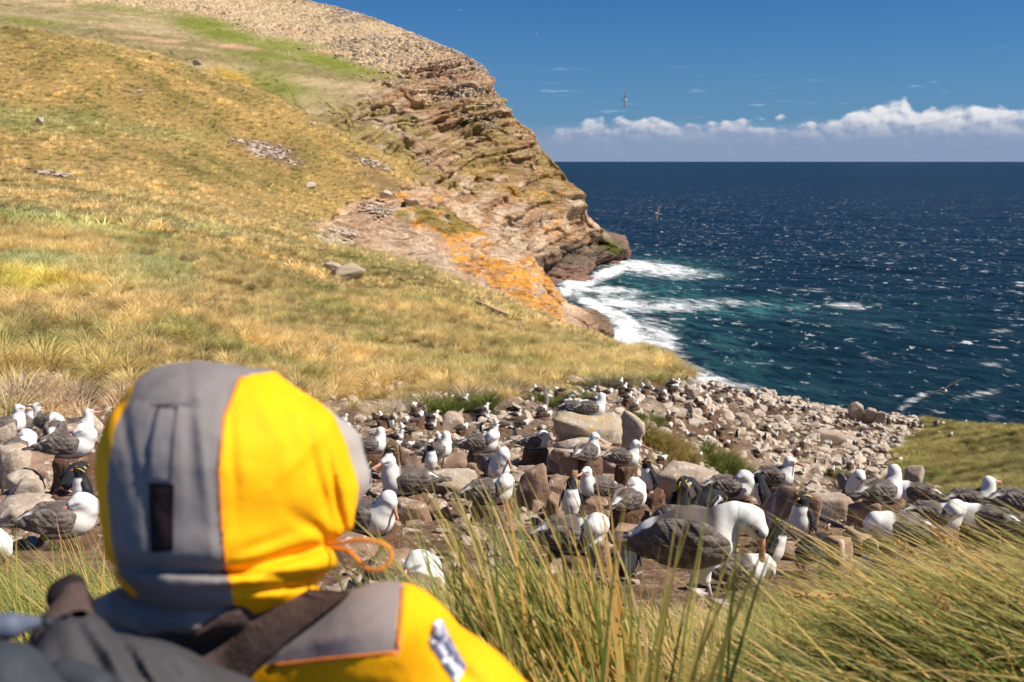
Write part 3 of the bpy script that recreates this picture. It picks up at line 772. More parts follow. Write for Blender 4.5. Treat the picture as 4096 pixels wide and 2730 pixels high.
# ---------------------------------------------------------------- stones
def rock_geo(seed, dims, sub=3, nplanes=13, p=16, rough=.05, flat=0.0):
    """a block bounded by random planes, its edges rounded, slightly rough; dims = full size"""
    r = np.random.default_rng(seed)
    bm = bmesh.new(); bmesh.ops.create_icosphere(bm, subdivisions=sub, radius=1)
    v = np.array([x.co[:] for x in bm.verts]); f = np.array([[q.index for q in x.verts] for x in bm.faces]); bm.free()
    n = r.normal(size=(nplanes, 3)); n[:, 2] *= (1 - flat) + .2; n /= np.linalg.norm(n, axis=1)[:, None]
    n = np.vstack([n, [[r.uniform(-.3, .3), r.uniform(-.35, .1), 1], [.15, .1, -1]], [[1, r.uniform(-.4, .4), r.uniform(-.3, .3)], [-1, r.uniform(-.4, .4), r.uniform(-.3, .3)]]])
    n /= np.linalg.norm(n, axis=1)[:, None]
    d = r.uniform(.74, 1.0, len(n))
    q = np.clip(v @ n.T / d, 0, None)
    rad = (q ** p).sum(1) ** (-1.0 / p)
    P = v * rad[:, None]
    P /= (P.max(0) - P.min(0)) / 2
    P -= (P.max(0) + P.min(0)) / 2
    if rough:
        nn = fbm(P[:, 0] * 2.2 + seed, P[:, 1] * 2.2, P[:, 2] * 3.2, 4, seed % 97)
        P = P * (1 + rough * nn)[:, None]
    P = P * np.array(dims)[None] / 2
    return P, f

def stone_mat(name, cols, bump=.6, streak=0.0, lichen=0.0, noise_s=3.0, guano=.5):
    m, t, b = material(name)
    o = t.obj(); oi = t.new('ShaderNodeObjectInfo').outputs['Random']
    _w = 0; off = t.new('ShaderNodeVectorMath', operation='ADD'); t.l.new(o, off.inputs[0])
    cx = t.new('ShaderNodeCombineXYZ'); t.put(cx.inputs[0], t.m('MULTIPLY', oi, 37.0)); t.put(cx.inputs[1], t.m('MULTIPLY', oi, 91.0)); t.l.new(cx.outputs[0], off.inputs[1])
    P = off.outputs[0]
    n1 = t.noise(P, noise_s, 7, .66); n2 = t.noise(P, noise_s * 6, 5, .6)
    base = t.mix(oi, cols[0], cols[1])
    c = t.mix(t.ss(n1, .32, .68), base, cols[2])
    c = t.mix(t.m('MULTIPLY', t.ss(n2, .5, .72), .45), c, tuple(x * .45 for x in cols[0]))
    if guano:
        g = t.noise(t.mapping(P, (1, 1, .35)), noise_s * 2.6, 6, .7, .6)
        sp = t.noise(P, noise_s * 0.8, 3, .5)
        gm_ = t.m('MULTIPLY', t.ss(g, .52, .63), t.ss(sp, .43, .56))
        c = t.mix(t.m('MULTIPLY', gm_, guano), c, (.72, .64, .56))
    if lichen:
        l = t.noise(P, noise_s * 4, 6, .7); l2 = t.noise(P, noise_s * .9, 2, .5)
        c = t.mix(t.m('MULTIPLY', t.ss(l, .52, .58), t.ss(l2, .60 - lichen * .2, .70 - lichen * .2)), c, (.50, .30, .03))
    t.put(b.inputs['Base Color'], c)
    b.inputs['Roughness'].default_value = .88; b.inputs['Specular IOR Level'].default_value = .22
    hgt = t.m('ADD', n1, t.m('MULTIPLY', n2, .35))
    t.put(b.inputs['Normal'], t.bump(hgt, bump, .05))
    return m
M_pale = stone_mat('pale_stone', [(.50, .41, .32), (.62, .53, .43), (.38, .30, .225)], guano=.6)
M_boulder = stone_mat('brown_boulder', [(.33, .21, .14), (.42, .29, .20), (.22, .14, .095)], guano=.75, noise_s=4)
M_greyb = stone_mat('grey_boulder', [(.50, .40, .30), (.46, .385, .31), (.37, .275, .20)], guano=.8, noise_s=4)
M_mud = stone_mat('mud_nest', [(.17, .090, .052), (.20, .112, .068), (.12, .065, .040)], bump=1.0, noise_s=9, guano=.35)
M_lichen = stone_mat('lichen_slab', [(.36, .31, .25), (.30, .27, .22), (.42, .36, .30)], lichen=1.3, noise_s=4, guano=.6)

def stone_protos(n, sub, seed, mat, flat=.3, nm='stone'):
    out = []
    for i in range(n):
        r = random.Random(seed + i)
        P, f = rock_geo(seed + i, (1, r.uniform(.6, .95), r.uniform(.22, .6)), sub=sub, nplanes=7, rough=.03, p=44)
        out.append(mesh_from(nm, P, f, mat, smooth=(sub > 2)))
    return out
STP = stone_protos(9, 2, 500, M_pale)
# mid and far stones: candidates over the scree, the largest in the picture become objects
def stone_cands(n, r0, r1, smin, smax, pw=2.2, a0=-.62, a1=.62):
    x, y = cand(n, r0, r1, a0, a1)
    s = smin + (np.minimum(smax, np.hypot(x, y) * .0165 + .12) - smin) * rng.random(n) ** pw
    return x, y, s
sx, sy, ssz = stone_cands(64000, 19, 150, .14, 1.30, 3.2)
zc, hm, cg, s_ = zone_at(sx, sy)
szz = hz(sx, sy); SU, SV = proj(np.stack([sx, sy, szz], -1))
e = fbm(sx * .3, sy * .3, octv=2, seed=85)
grassR = SU > 925 - (SV - 425) * 0.62 + 14 * fbm(sx * .2, sy * .2, octv=2, seed=84)
inf = poly_mask(SU, SV, [(701, 382), (760, 386), (935, 416), (1100, 430), (1100, 620), (600, 620), (560, 400), (640, 384)])
ok = ((s_ < 6.03 + e * .1) | inf) & (s_ > 3.9) & (s_ < 7.25) & ~(grassR & (rng.random(len(sx)) < .985))
dens = np.where(np.hypot(sx, sy) < 60, .95, .85) * np.where((s_ > 5) & (s_ < 6.05) & (sx < -5), 1.0, 1)
ok &= rng.random(len(sx)) < dens
stones = np.stack([sx, sy, szz, ssz, SU, SV], -1)[ok]

# pale blocks lying on the upper headland and on the crag
hx, hy = cand(60000, 420, 860, -.52, .02)
zc_, hm_2, cg_, sg_ = zone_at(hx, hy)
HU, HV = proj(np.stack([hx, hy, hz(hx, hy)], -1))
lim = np.interp(HU, [-50, 100, 200, 300, 380, 440, 520], [0, 2, 26, 56, 86, 112, 150])
nh = fbm(hx * .02, hy * .02, octv=3, seed=92)
okh = (sg_ > 10.5) & (sg_ < 13.0) & (HV < lim + nh * 16) & (HU < 500) & (rng.random(len(hx)) < .25 + .5 * (HU > 330) + nh) & (zc_[:, 0] > zc_[:, 1] * 1.15)
hx, hy = hx[okh], hy[okh]; n = len(hx)
hs_ = rng.uniform(.5, 1.0, n) ** 2 * 2.3
SB = [proto('stone_source', m) for m in stone_protos(5, 2, 640, M_pale)]
ob = scatter('headland_stones', np.stack([hx, hy, hz(hx, hy) + .1], -1), SB, hs_, rng.uniform(0, 6.28, n), rng.integers(0, 5, n), tilt=rng.uniform(-.4, .4, (n, 2)))
ob.parent = headland

# stony scars where the turf has slipped
qx, qy = cand(90000, 60, 430, -.52, .0)
QU, QV = proj(np.stack([qx, qy, hz(qx, qy)], -1))
sc_m = blob(QU, QV, [(268, 152, 24, 8, 8, 1), (243, 143, 16, 2.5, 4, .9), (372, 164, 22, 4, 18, .9), (46, 173, 24, 3, 10, 1), (290, 160, 22, 6, 20, .6), (135, 92, 10, 3, 10, .5), (330, 240, 26, 5, 12, .6), (345, 232, 20, 4, 12, .6), (380, 210, 26, 8, 20, .6)])
oks = (sc_m > .35) & (rng.random(len(qx)) < sc_m * .55)
qx, qy = qx[oks], qy[oks]; n = len(qx)
ob = scatter('hillside_stones', np.stack([qx, qy, hz(qx, qy) + .2], -1), SB, rng.uniform(.5, 1.0, n) ** 2 * 2.6, rng.uniform(0, 6.28, n), rng.integers(0, 5, n), tilt=rng.uniform(-.3, .3, (n, 2)))
ob.parent = hillside

# ---------------------------------------------------------------- organic shapes: distance field -> surface
def surf_nets(fn, lo, hi, h):
    lo = np.array(lo, float); hi = np.array(hi, float)
    n = np.ceil((hi - lo) / h).astype(int) + 1
    ax = [lo[i] + h * np.arange(n[i]) for i in range(3)]
    X, Y, Zz = np.meshgrid(*ax, indexing='ij')
    f = fn(np.stack([X, Y, Zz], -1).reshape(-1, 3)).reshape(n)
    ins = f < 0
    cnt = np.zeros(n - 1, int)
    for a in (0, 1):
        for b in (0, 1):
            for c in (0, 1):
                cnt += ins[a:n[0] - 1 + a, b:n[1] - 1 + b, c:n[2] - 1 + c]
    act = (cnt > 0) & (cnt < 8)
    idx = -np.ones(n - 1, np.int64); cells = np.argwhere(act); idx[act] = np.arange(len(cells))
    acc = np.zeros((len(cells), 3)); w = np.zeros(len(cells))
    corners = [(a, b, c) for a in (0, 1) for b in (0, 1) for c in (0, 1)]
    cf = {c: f[cells[:, 0] + c[0], cells[:, 1] + c[1], cells[:, 2] + c[2]] for c in corners}
    for c in corners:
        for k in range(3):
            if c[k] == 0:
                d = list(c); d[k] = 1; d = tuple(d)
                f0, f1 = cf[c], cf[d]; s = (f0 < 0) != (f1 < 0)
                t = np.where(s, f0 / np.where(np.abs(f0 - f1) < 1e-12, 1, f0 - f1), 0)
                p = np.array(c, float)[None].repeat(len(cells), 0); p[:, k] += t
                acc += p * s[:, None]; w += s
    V = lo + (cells + acc / np.maximum(w, 1)[:, None]) * h
    faces = []
    for k in range(3):
        i1, i2 = (k + 1) % 3, (k + 2) % 3
        sl0 = [slice(None)] * 3; sl1 = [slice(None)] * 3
        sl0[k] = slice(0, n[k] - 1); sl1[k] = slice(1, n[k])
        ch = ins[tuple(sl0)] != ins[tuple(sl1)]
        E = np.argwhere(ch)
        E = E[(E[:, i1] > 0) & (E[:, i2] > 0) & (E[:, i1] < n[i1] - 1) & (E[:, i2] < n[i2] - 1)]
        if len(E) == 0: continue
        def cell(d1, d2):
            q = E.copy(); q[:, i1] -= d1; q[:, i2] -= d2
            return idx[q[:, 0], q[:, 1], q[:, 2]]
        q = np.stack([cell(1, 1), cell(0, 1), cell(0, 0), cell(1, 0)], -1)
        neg = ins[E[:, 0], E[:, 1], E[:, 2]]
        q[~neg] = q[~neg][:, ::-1]
        faces.append(q)
    Fc = np.concatenate(faces); Fc = Fc[(Fc >= 0).all(1)]
    return V, Fc

def sd_cap(P, a, b, ra, rb, flat=None):
    """round cone from a to b; flat=(nx,ny,nz,k) squeezes it along one axis"""
    a = np.array(a, float); b = np.array(b, float)
    if flat is not None:
        ax, k = flat
        P = P.copy(); P[:, ax] = a[ax] + (P[:, ax] - a[ax]) / k; b = b.copy(); b[ax] = a[ax] + (b[ax] - a[ax]) / k
    d = b - a; t = np.clip(((P - a) @ d) / max(d @ d, 1e-9), 0, 1)
    return np.linalg.norm(P - a - t[:, None] * d, axis=1) - (ra + (rb - ra) * t)

def smin(a, b, k):
    h = np.clip(0.5 + 0.5 * (b - a) / k, 0, 1)
    return b + (a - b) * h - k * h * (1 - h)

def chain(P, pts, k=0.04, flat=None):
    f = None
    for p, q in zip(pts[:-1], pts[1:]):
        g = sd_cap(P, p[:3], q[:3], p[3], q[3], flat)
        f = g if f is None else smin(f, g, k)
    return f

def vnormals(V, Fc):
    n = np.cross(V[Fc[:, 2]] - V[Fc[:, 0]], V[Fc[:, 3 % Fc.shape[1]]] - V[Fc[:, 1]]) if Fc.shape[1] == 4 else np.cross(V[Fc[:, 1]] - V[Fc[:, 0]], V[Fc[:, 2]] - V[Fc[:, 0]])
    N = np.zeros_like(V)
    for i in range(Fc.shape[1]): np.add.at(N, Fc[:, i], n)
    return N / np.maximum(np.linalg.norm(N, axis=1), 1e-9)[:, None]

def loft(sections):
    """sections: list of (k,3) arrays with the same k -> closed tube"""
    k = len(sections[0]); V = np.concatenate(sections); n = len(sections); f = []
    for i in range(n - 1):
        for j in range(k):
            a = i * k + j; b = i * k + (j + 1) % k
            f.append([a, b, b + k, a + k])
    V = np.vstack([V, sections[0].mean(0), sections[-1].mean(0)])
    c0, c1 = n * k, n * k + 1
    for j in range(k):
        f.append([c0, (j + 1) % k, j, j]); f.append([c1, (n - 1) * k + j, (n - 1) * k + (j + 1) % k, (n - 1) * k + (j + 1) % k])
    return V, f

def poly_mesh(name, V, Fs, mat, smooth=True):
    me = bpy.data.meshes.new(name)
    me.from_pydata([tuple(map(float, v)) for v in V], [], [tuple(dict.fromkeys(q)) for q in Fs]); me.materials.append(mat)
    me.polygons.foreach_set('use_smooth', [smooth] * len(me.polygons)); me.update()
    return me

def tube_pts(path, radii, k=8, ref=None):
    path = np.array(path, float); secs = []
    up0 = np.array([0, 0, 1.0]) if ref is None else np.array(ref, float)
    for i, p in enumerate(path):
        d = path[min(i + 1, len(path) - 1)] - path[max(i - 1, 0)]; d /= np.linalg.norm(d) + 1e-9
        s = np.cross(d, up0)
        if np.linalg.norm(s) < 0.1: s = np.array([0, 1.0, 0]) if abs(d[1]) < .9 else np.array([1.0, 0, 0])
        s /= np.linalg.norm(s); u = np.cross(s, d)
        r = radii[i]; rs, ru = (r if np.ndim(r) else (r, r))
        a = np.linspace(0, 2 * math.pi, k, endpoint=False)
        secs.append(p + np.cos(a)[:, None] * s * rs + np.sin(a)[:, None] * u * ru)
    return secs
def tube(name, path, radii, mat, k=8, ref=None):
    V, f = loft(tube_pts(path, radii, k, ref)); return poly_mesh(name, V, f, mat)

# ---------------------------------------------------------------- plumage materials
def plumage(name, bump=.25, scale=60):
    m, t, b = material(name)
    o = t.obj(); n = t.noise(o, 18, 5, .6); n2 = t.noise(t.mapping(o, (1, 1, 1.6)), scale, 4, .6)
    c = t.mix(1.0, t.attr('col'), t.ramp(t.m('ADD', t.m('MULTIPLY', n, .5), t.m('MULTIPLY', n2, .5)), [(.3, (.84, .83, .81)), (.65, (1.05, 1.05, 1.05))]), 'MULTIPLY')
    t.put(b.inputs['Base Color'], c); b.inputs['Roughness'].default_value = .8; b.inputs['Specular IOR Level'].default_value = .15
    t.put(b.inputs['Normal'], t.bump(t.m('ADD', n2, n), bump, .012))
    b.inputs['Subsurface Weight'].default_value = 0.0
    return m
M_plum = plumage('plumage', .10, 90)
def feather_mat(name, dark, mid, light, sx=26, sz=44):
    """folded wing: overlapping rows of rounded feathers with worn pale edges"""
    m, t, b = material(name)
    o = t.obj()
    w = t.mapping(o, (sx * .42, 12, sz * .55), (0, math.radians(18), 0))
    n0 = t.noise(o, 9, 4, .6)
    wv = t.new('ShaderNodeVectorMath', operation='ADD'); t.l.new(w, wv.inputs[0])
    nv = t.noise(o, 11, 3, .6, out=1); sc_ = t.new('ShaderNodeVectorMath', operation='SCALE'); t.l.new(nv, sc_.inputs[0]); sc_.inputs['Scale'].default_value = .8
    t.l.new(sc_.outputs[0], wv.inputs[1])
    v1 = t.vor(wv.outputs[0], 1.0); ve = t.vor(wv.outputs[0], 1.0, 'DISTANCE_TO_EDGE'); vc = t.vor(wv.outputs[0], 1.0, out=1)
    c = t.mix(t.ss(n0, .35, .65), dark, mid)
    c = t.mix(t.m('MULTIPLY', t.m('SUBTRACT', 1.0, t.ss(ve, .02, .10)), .75), c, light)
    bw = t.new('ShaderNodeRGBToBW'); t.l.new(vc, bw.inputs[0]); c = t.mix(1.0, c, t.ramp(bw.outputs[0], [(.1, (.72, .72, .72)), (.9, (1.2, 1.19, 1.18))]), 'MULTIPLY')
    t.put(b.inputs['Base Color'], c); b.inputs['Roughness'].default_value = .68; b.inputs['Specular IOR Level'].default_value = .25
    t.put(b.inputs['Normal'], t.bump(t.m('ADD', t.m('MULTIPLY', v1, -1.6), t.m('MULTIPLY', t.noise(t.mapping(o, (8, 60, 60)), 3, 3, .5), .35)), .8, .014))
    return m
M_wing = feather_mat('folded_wing_feathers', (.098, .078, .068), (.155, .128, .113), (.21, .18, .162))
M_bill = simple_mat('bill', (.62, .27, .17), .45, .4, .12, 30)
M_billd = simple_mat('bill_orange', (.60, .16, .045), .45, .4, .1, 30)
M_eye = simple_mat('eye', (.012, .010, .010), .2, .5, .1)
M_leg = simple_mat('webbed_foot', (.56, .46, .48), .6, .3, .1, 30)
M_legp = simple_mat('penguin_foot', (.52, .30, .26), .6, .3, .1, 30)
M_black = simple_mat('black_plumage', (.022, .024, .030), .6, .3, .35, 60, .25, 120, .01)
M_tail = simple_mat('tail_feathers', (.10, .085, .080), .7, .2, .3, 40, .3, 90, .01)
M_crest = simple_mat('yellow_crest', (.72, .55, .10), .7, .2, .2, 40)

WHITE = np.array([.80, .79, .76]); SLATE = np.array([.125, .102, .090])
def unit(v): v = np.array(v, float); return v / np.linalg.norm(v)

ALB = {}
def alb_meshes(pose, side=1, res=.0105):
    key = (pose, side, res)
    if key in ALB: return ALB[key]
    s = side
    if pose == 'stand_down':
        body = [(-.37, 0, .285, .028), (-.26, 0, .305, .08), (-.12, 0, .32, .125), (.01, 0, .315, .125)]
        neck = [(.01, 0, .33, .11), (.065, 0, .405, .078), (.115, -.005, .445, .058), (.16, -.01, .448, .054)]
        hc = (.205, -.018, .408); hd = unit((.60, -.14, -.72)); bd = unit((.14, -.05, -1)); extra = [((-.04, -.05, .22, .075), (-.015, -.055, .13, .032)), ((-.06, .05, .22, .075), (-.075, .055, .13, .032))]
        wz = .30
    elif pose == 'stand_up':
        body = [(-.37, 0, .25, .028), (-.26, 0, .285, .08), (-.12, 0, .31, .12), (.01, 0, .31, .12)]
        neck = [(.02, 0, .33, .10), (.06, 0, .42, .065), (.075, 0, .50, .052), (.09, 0, .545, .056)]
        hc = (.10, 0, .56); hd = unit((.95, 0, .05)); bd = unit((1, 0, -.02)); extra = [((-.04, -.05, .22, .07), (-.02, -.055, .13, .03)), ((-.05, .05, .22, .07), (-.04, .055, .13, .03))]
        wz = .30
    else:
        body = [(-.37, 0, .135, .028), (-.25, 0, .14, .075), (-.08, 0, .145, .125), (.07, 0, .145, .128)]
        extra = [((.07, 0, .12, .12), (-.08, 0, .09, .1))]
        wz = .15
        if pose == 'up':
            neck = [(.09, 0, .18, .112), (.125, 0, .25, .085), (.14, 0, .315, .064), (.145, .012 * s, .35, .062)]
            hd = unit((.86, .5 * s, -.12)); hc = (.155, .02 * s, .365); bd = unit(hd + np.array([0, 0, -.12]))
        elif pose == 'side':      # upright neck, head turned square to one flank
            neck = [(.09, 0, .18, .112), (.125, 0, .25, .083), (.135, 0, .315, .062), (.135, .01 * s, .345, .062)]
            hd = unit((.25, .95 * s, -.35)); hc = (.14, .02 * s, .355); bd = unit(hd + np.array([0, 0, -.35]))
        elif pose == 'down':
            neck = [(.09, 0, .18, .115), (.14, 0, .25, .09), (.16, 0, .30, .068), (.17, .01 * s, .325, .064)]
            hd = unit((.72, .25 * s, -.60)); hc = (.185, .012 * s, .325); bd = unit((.45, .18 * s, -.9))
        elif pose == 'tuck':      # head laid on the back, bill among the scapulars
            neck = [(.10, 0, .17, .122), (.15, .02 * s, .235, .092), (.125, .045 * s, .285, .072), (.09, .055 * s, .295, .065)]
            hd = unit((-.86, .38 * s, -.32)); hc = (.075, .06 * s, .292); bd = unit((-.9, .12 * s, -.42))
        elif pose == 'preen':     # neck bent over one side, bill in the breast
            neck = [(.10, 0, .17, .122), (.145, .03 * s, .25, .088), (.13, .085 * s, .275, .068), (.10, .115 * s, .255, .062)]
            hd = unit((-.55, .30 * s, -.72)); hc = (.09, .122 * s, .245); bd = unit((-.55, -.1 * s, -.8))
        elif pose == 'bow':       # head buried down in front
            neck = [(.10, 0, .17, .125), (.19, .02 * s, .20, .085), (.235, .03 * s, .16, .065)]
            hd = unit((.3, .1 * s, -.95)); hc = (.245, .035 * s, .145); bd = unit((-.1, 0, -1))
    hs = 1.20 if pose == 'stand_down' else 1.15
    hc = np.array(hc)
    neck = [(a_, b_, c_, d_ * ((1.0 if pose == 'stand_down' else 1.02) if i_ else 1)) for i_, (a_, b_, c_, d_) in enumerate(neck)]
    up = unit(np.array([0, 0, 1.0]) - hd * hd[2]) if abs(hd[2]) < .97 else unit(np.array([1.0, 0, 0]) - hd * hd[0])
    lat = np.cross(up, hd)
    def f(P):
        g = chain(P, body, .05)
        g = smin(g, chain(P, neck, .03), .045)
        g = smin(g, sd_cap(P, hc - hd * .018, hc + hd * .036, .062 * hs, .043 * (1 + (hs - 1) * .5)), .028)
        for e in extra: g = smin(g, sd_cap(P, e[0][:3], e[1][:3], e[0][3], e[1][3]), .04)
        return g
    V, Fc = surf_nets(f, (-.44, -.24, -.06), (.34, .24, .68), res)
    N = vnormals(V, Fc)
    col = np.ones((len(V), 3)) * WHITE
    zb = body[2][2]
    mant = sstep(-V[:, 0], -.075, -.01) * sstep(V[:, 2] - zb, .0, .05) * sstep(N[:, 2], -.1, .4) * sstep(V[:, 0], -.30, -.24)
    dhead = np.linalg.norm(V - hc, axis=1)
    if pose in ('tuck', 'preen'): mant *= sstep(dhead, .065, .10)
    if pose in ('tuck', 'preen'):
        dn = np.abs(chain(V, neck, .03)) ; mant *= sstep(dn, .012, .04)
    col = lerp(col, SLATE, np.clip(mant, 0, 1)[:, None])
    rel = V - hc; x_ = rel @ hd; y_ = rel @ lat; z_ = rel @ up
    bw_ = 1.35 if pose == 'stand_down' else 1.0
    brow = np.exp(-((x_ - .034) / (.032 * bw_)) ** 2 - ((z_ - .013) / (.0105 * bw_)) ** 2) * (np.abs(y_) > .018) * (dhead < .1)
    col = lerp(col, np.array([.07, .07, .08]), (np.clip(brow * 3.4 - .5, 0, 1) * .95)[:, None])
    grey = np.exp(-((x_ - .02) / .04) ** 2 - (z_ / .035) ** 2) * (np.abs(y_) > .02) * (dhead < .1)
    col = lerp(col, np.array([.60, .62, .65]), (grey * .35)[:, None])
    mb = mesh_from('body', V, Fc, M_plum); set_col(mb, 'col', col)
    # bill
    upb = up - bd * float(up @ bd); upb = upb / max(np.linalg.norm(upb), 1e-6)
    b0 = hc + hd * .048; q = []
    rr = [(.018, .025), (.0165, .0235), (.0135, .0195), (.0115, .0165), (.0118, .018), (.0095, .0135), (.003, .005)]
    for i, t in enumerate([0, .2, .45, .7, .85, .96, 1.02]):
        q.append(b0 + bd * (.145 * t) + upb * (-.012 * max(0, t - .6) ** 1.5))
    mbill = tube('bill', q, rr, M_bill, 8, upb)
    eyes = []
    for sg in (-1, 1):
        c = hc + hd * .030 + lat * sg * .0425 * (1 + (hs - 1) * .75) + up * .011
        bm = bmesh.new(); bmesh.ops.create_icosphere(bm, subdivisions=1, radius=.0085, matrix=Matrix.Translation(Vector(c)))
        me = bpy.data.meshes.new('eye'); bm.to_mesh(me); bm.free(); me.materials.append(M_eye); eyes.append(me)
    wings = []
    for sg in (-1, 1):
        if pose in ('stand_down', 'stand_up'):
            wc = [(.015, .092 * sg, .305, .088), (-.06, .105 * sg, .315, .115), (-.18, .098 * sg, .315, .115), (-.29, .06 * sg, .285, .068), (-.40, .025 * sg, .268, .03), (-.47, .012 * sg, .262, .010)]
        else:
            wc = [(.03, .105 * sg, .155, .078), (-.05, .115 * sg, .165, .10), (-.17, .10 * sg, .165, .098), (-.28, .065 * sg, .15, .058), (-.38, .03 * sg, .14, .028), (-.46, .015 * sg, .138, .009)]
        V, Fc = surf_nets(lambda P: chain(P, wc, .035, (1, .42)), (-.50, -.2, -.02), (.14, .2, .48), res * .9)
        # ends of the feather rows stand a little proud
        u_ = (V[:, 0] + .5) * 17 + np.abs(V[:, 2] - wz) * 16; fr = u_ - np.floor(u_)
        row = (V[:, 2] - wz) * 40; 
        V[:, 1] += sg * (fr - .5) * -.0065 * sstep(-V[:, 0], -.02, .08)
        V = V + vnormals(V, Fc) * (np.sin(row * 1.9 + V[:, 0] * 30) * .0022)[:, None] * sstep(-V[:, 0], .02, .12)[:, None]
        wings.append(mesh_from('wing', V, Fc, M_wing))
    tz = body[0][2]
    tv = np.array([[-.32, -.045, tz + .02], [-.32, .045, tz + .02], [-.32, .045, tz - .005], [-.32, -.045, tz - .005]])
    t2 = np.array([[-.47, -.062, tz + .004], [-.47, .062, tz + .004], [-.47, .062, tz - .006], [-.47, -.062, tz - .006]])
    t3 = np.array([[-.505, -.035, tz + .0], [-.505, .035, tz + .0], [-.505, .035, tz - .006], [-.505, -.035, tz - .006]])
    V, Fs = loft([tv, t2, t3]); mt = poly_mesh('tail', V, Fs, M_tail)
    legs = []
    if pose.startswith('stand'):
        for (lx, ly, fx) in ((-.015, -.055, .02), (-.075, .055, -.09)):
            hip = np.array([lx, ly, .15]); an = np.array([fx, ly - .005 * np.sign(ly), .018])
            secs = tube_pts([hip, hip * .5 + an * .5 + np.array([.006, 0, 0]), an], [.013, .0085, .010], 8)
            V1, F1 = loft(secs); n1 = len(V1)
            toes = [an + np.array([.10 * math.cos(a), .10 * math.sin(a) - .0, -.012]) for a in (-.55, 0, .55)]
            V2 = [an + np.array([-.012, 0, .0])] + [toes[0], toes[0] * .5 + toes[1] * .5 - np.array([.02, 0, 0]), toes[1], toes[1] * .5 + toes[2] * .5 - np.array([.02, 0, 0]), toes[2]] + [an + np.array([0, 0, .014])]
            F2 = [[0, i, i + 1] for i in range(1, 5)] + [[6, i + 1, i] for i in range(1, 5)] + [[0, 6, 1], [0, 5, 6]]
            legs.append(poly_mesh('leg', np.vstack([V1, np.array(V2)]), F1 + [[i + n1 for i in q_] for q_ in F2], M_leg))
    ALB[key] = (mb, mbill, eyes, wings, mt, legs)
    return ALB[key]

def albatross(P, yaw, pose, side, label, group='black and white seabirds nesting on the near rocks', scale=1.08, roll=0.0, pitch=0.0, res=.0105, hide_bill=False):
    root = link('albatross', None, label=label, cat='bird', group=group, loc=tuple(P))
    root.rotation_euler = (roll, pitch, math.radians(yaw)); root.scale = (scale,) * 3
    mb, mbill, eyes, wings, mt, legs = alb_meshes(pose, side, res)
    link('body', mb, root)
    link('bill', mbill, root)
    for e in eyes: link('eye', e, root)
    for w in wings: link('wing', w, root)
    link('tail', mt, root)
    for l in legs: link('leg', l, root)
    return root

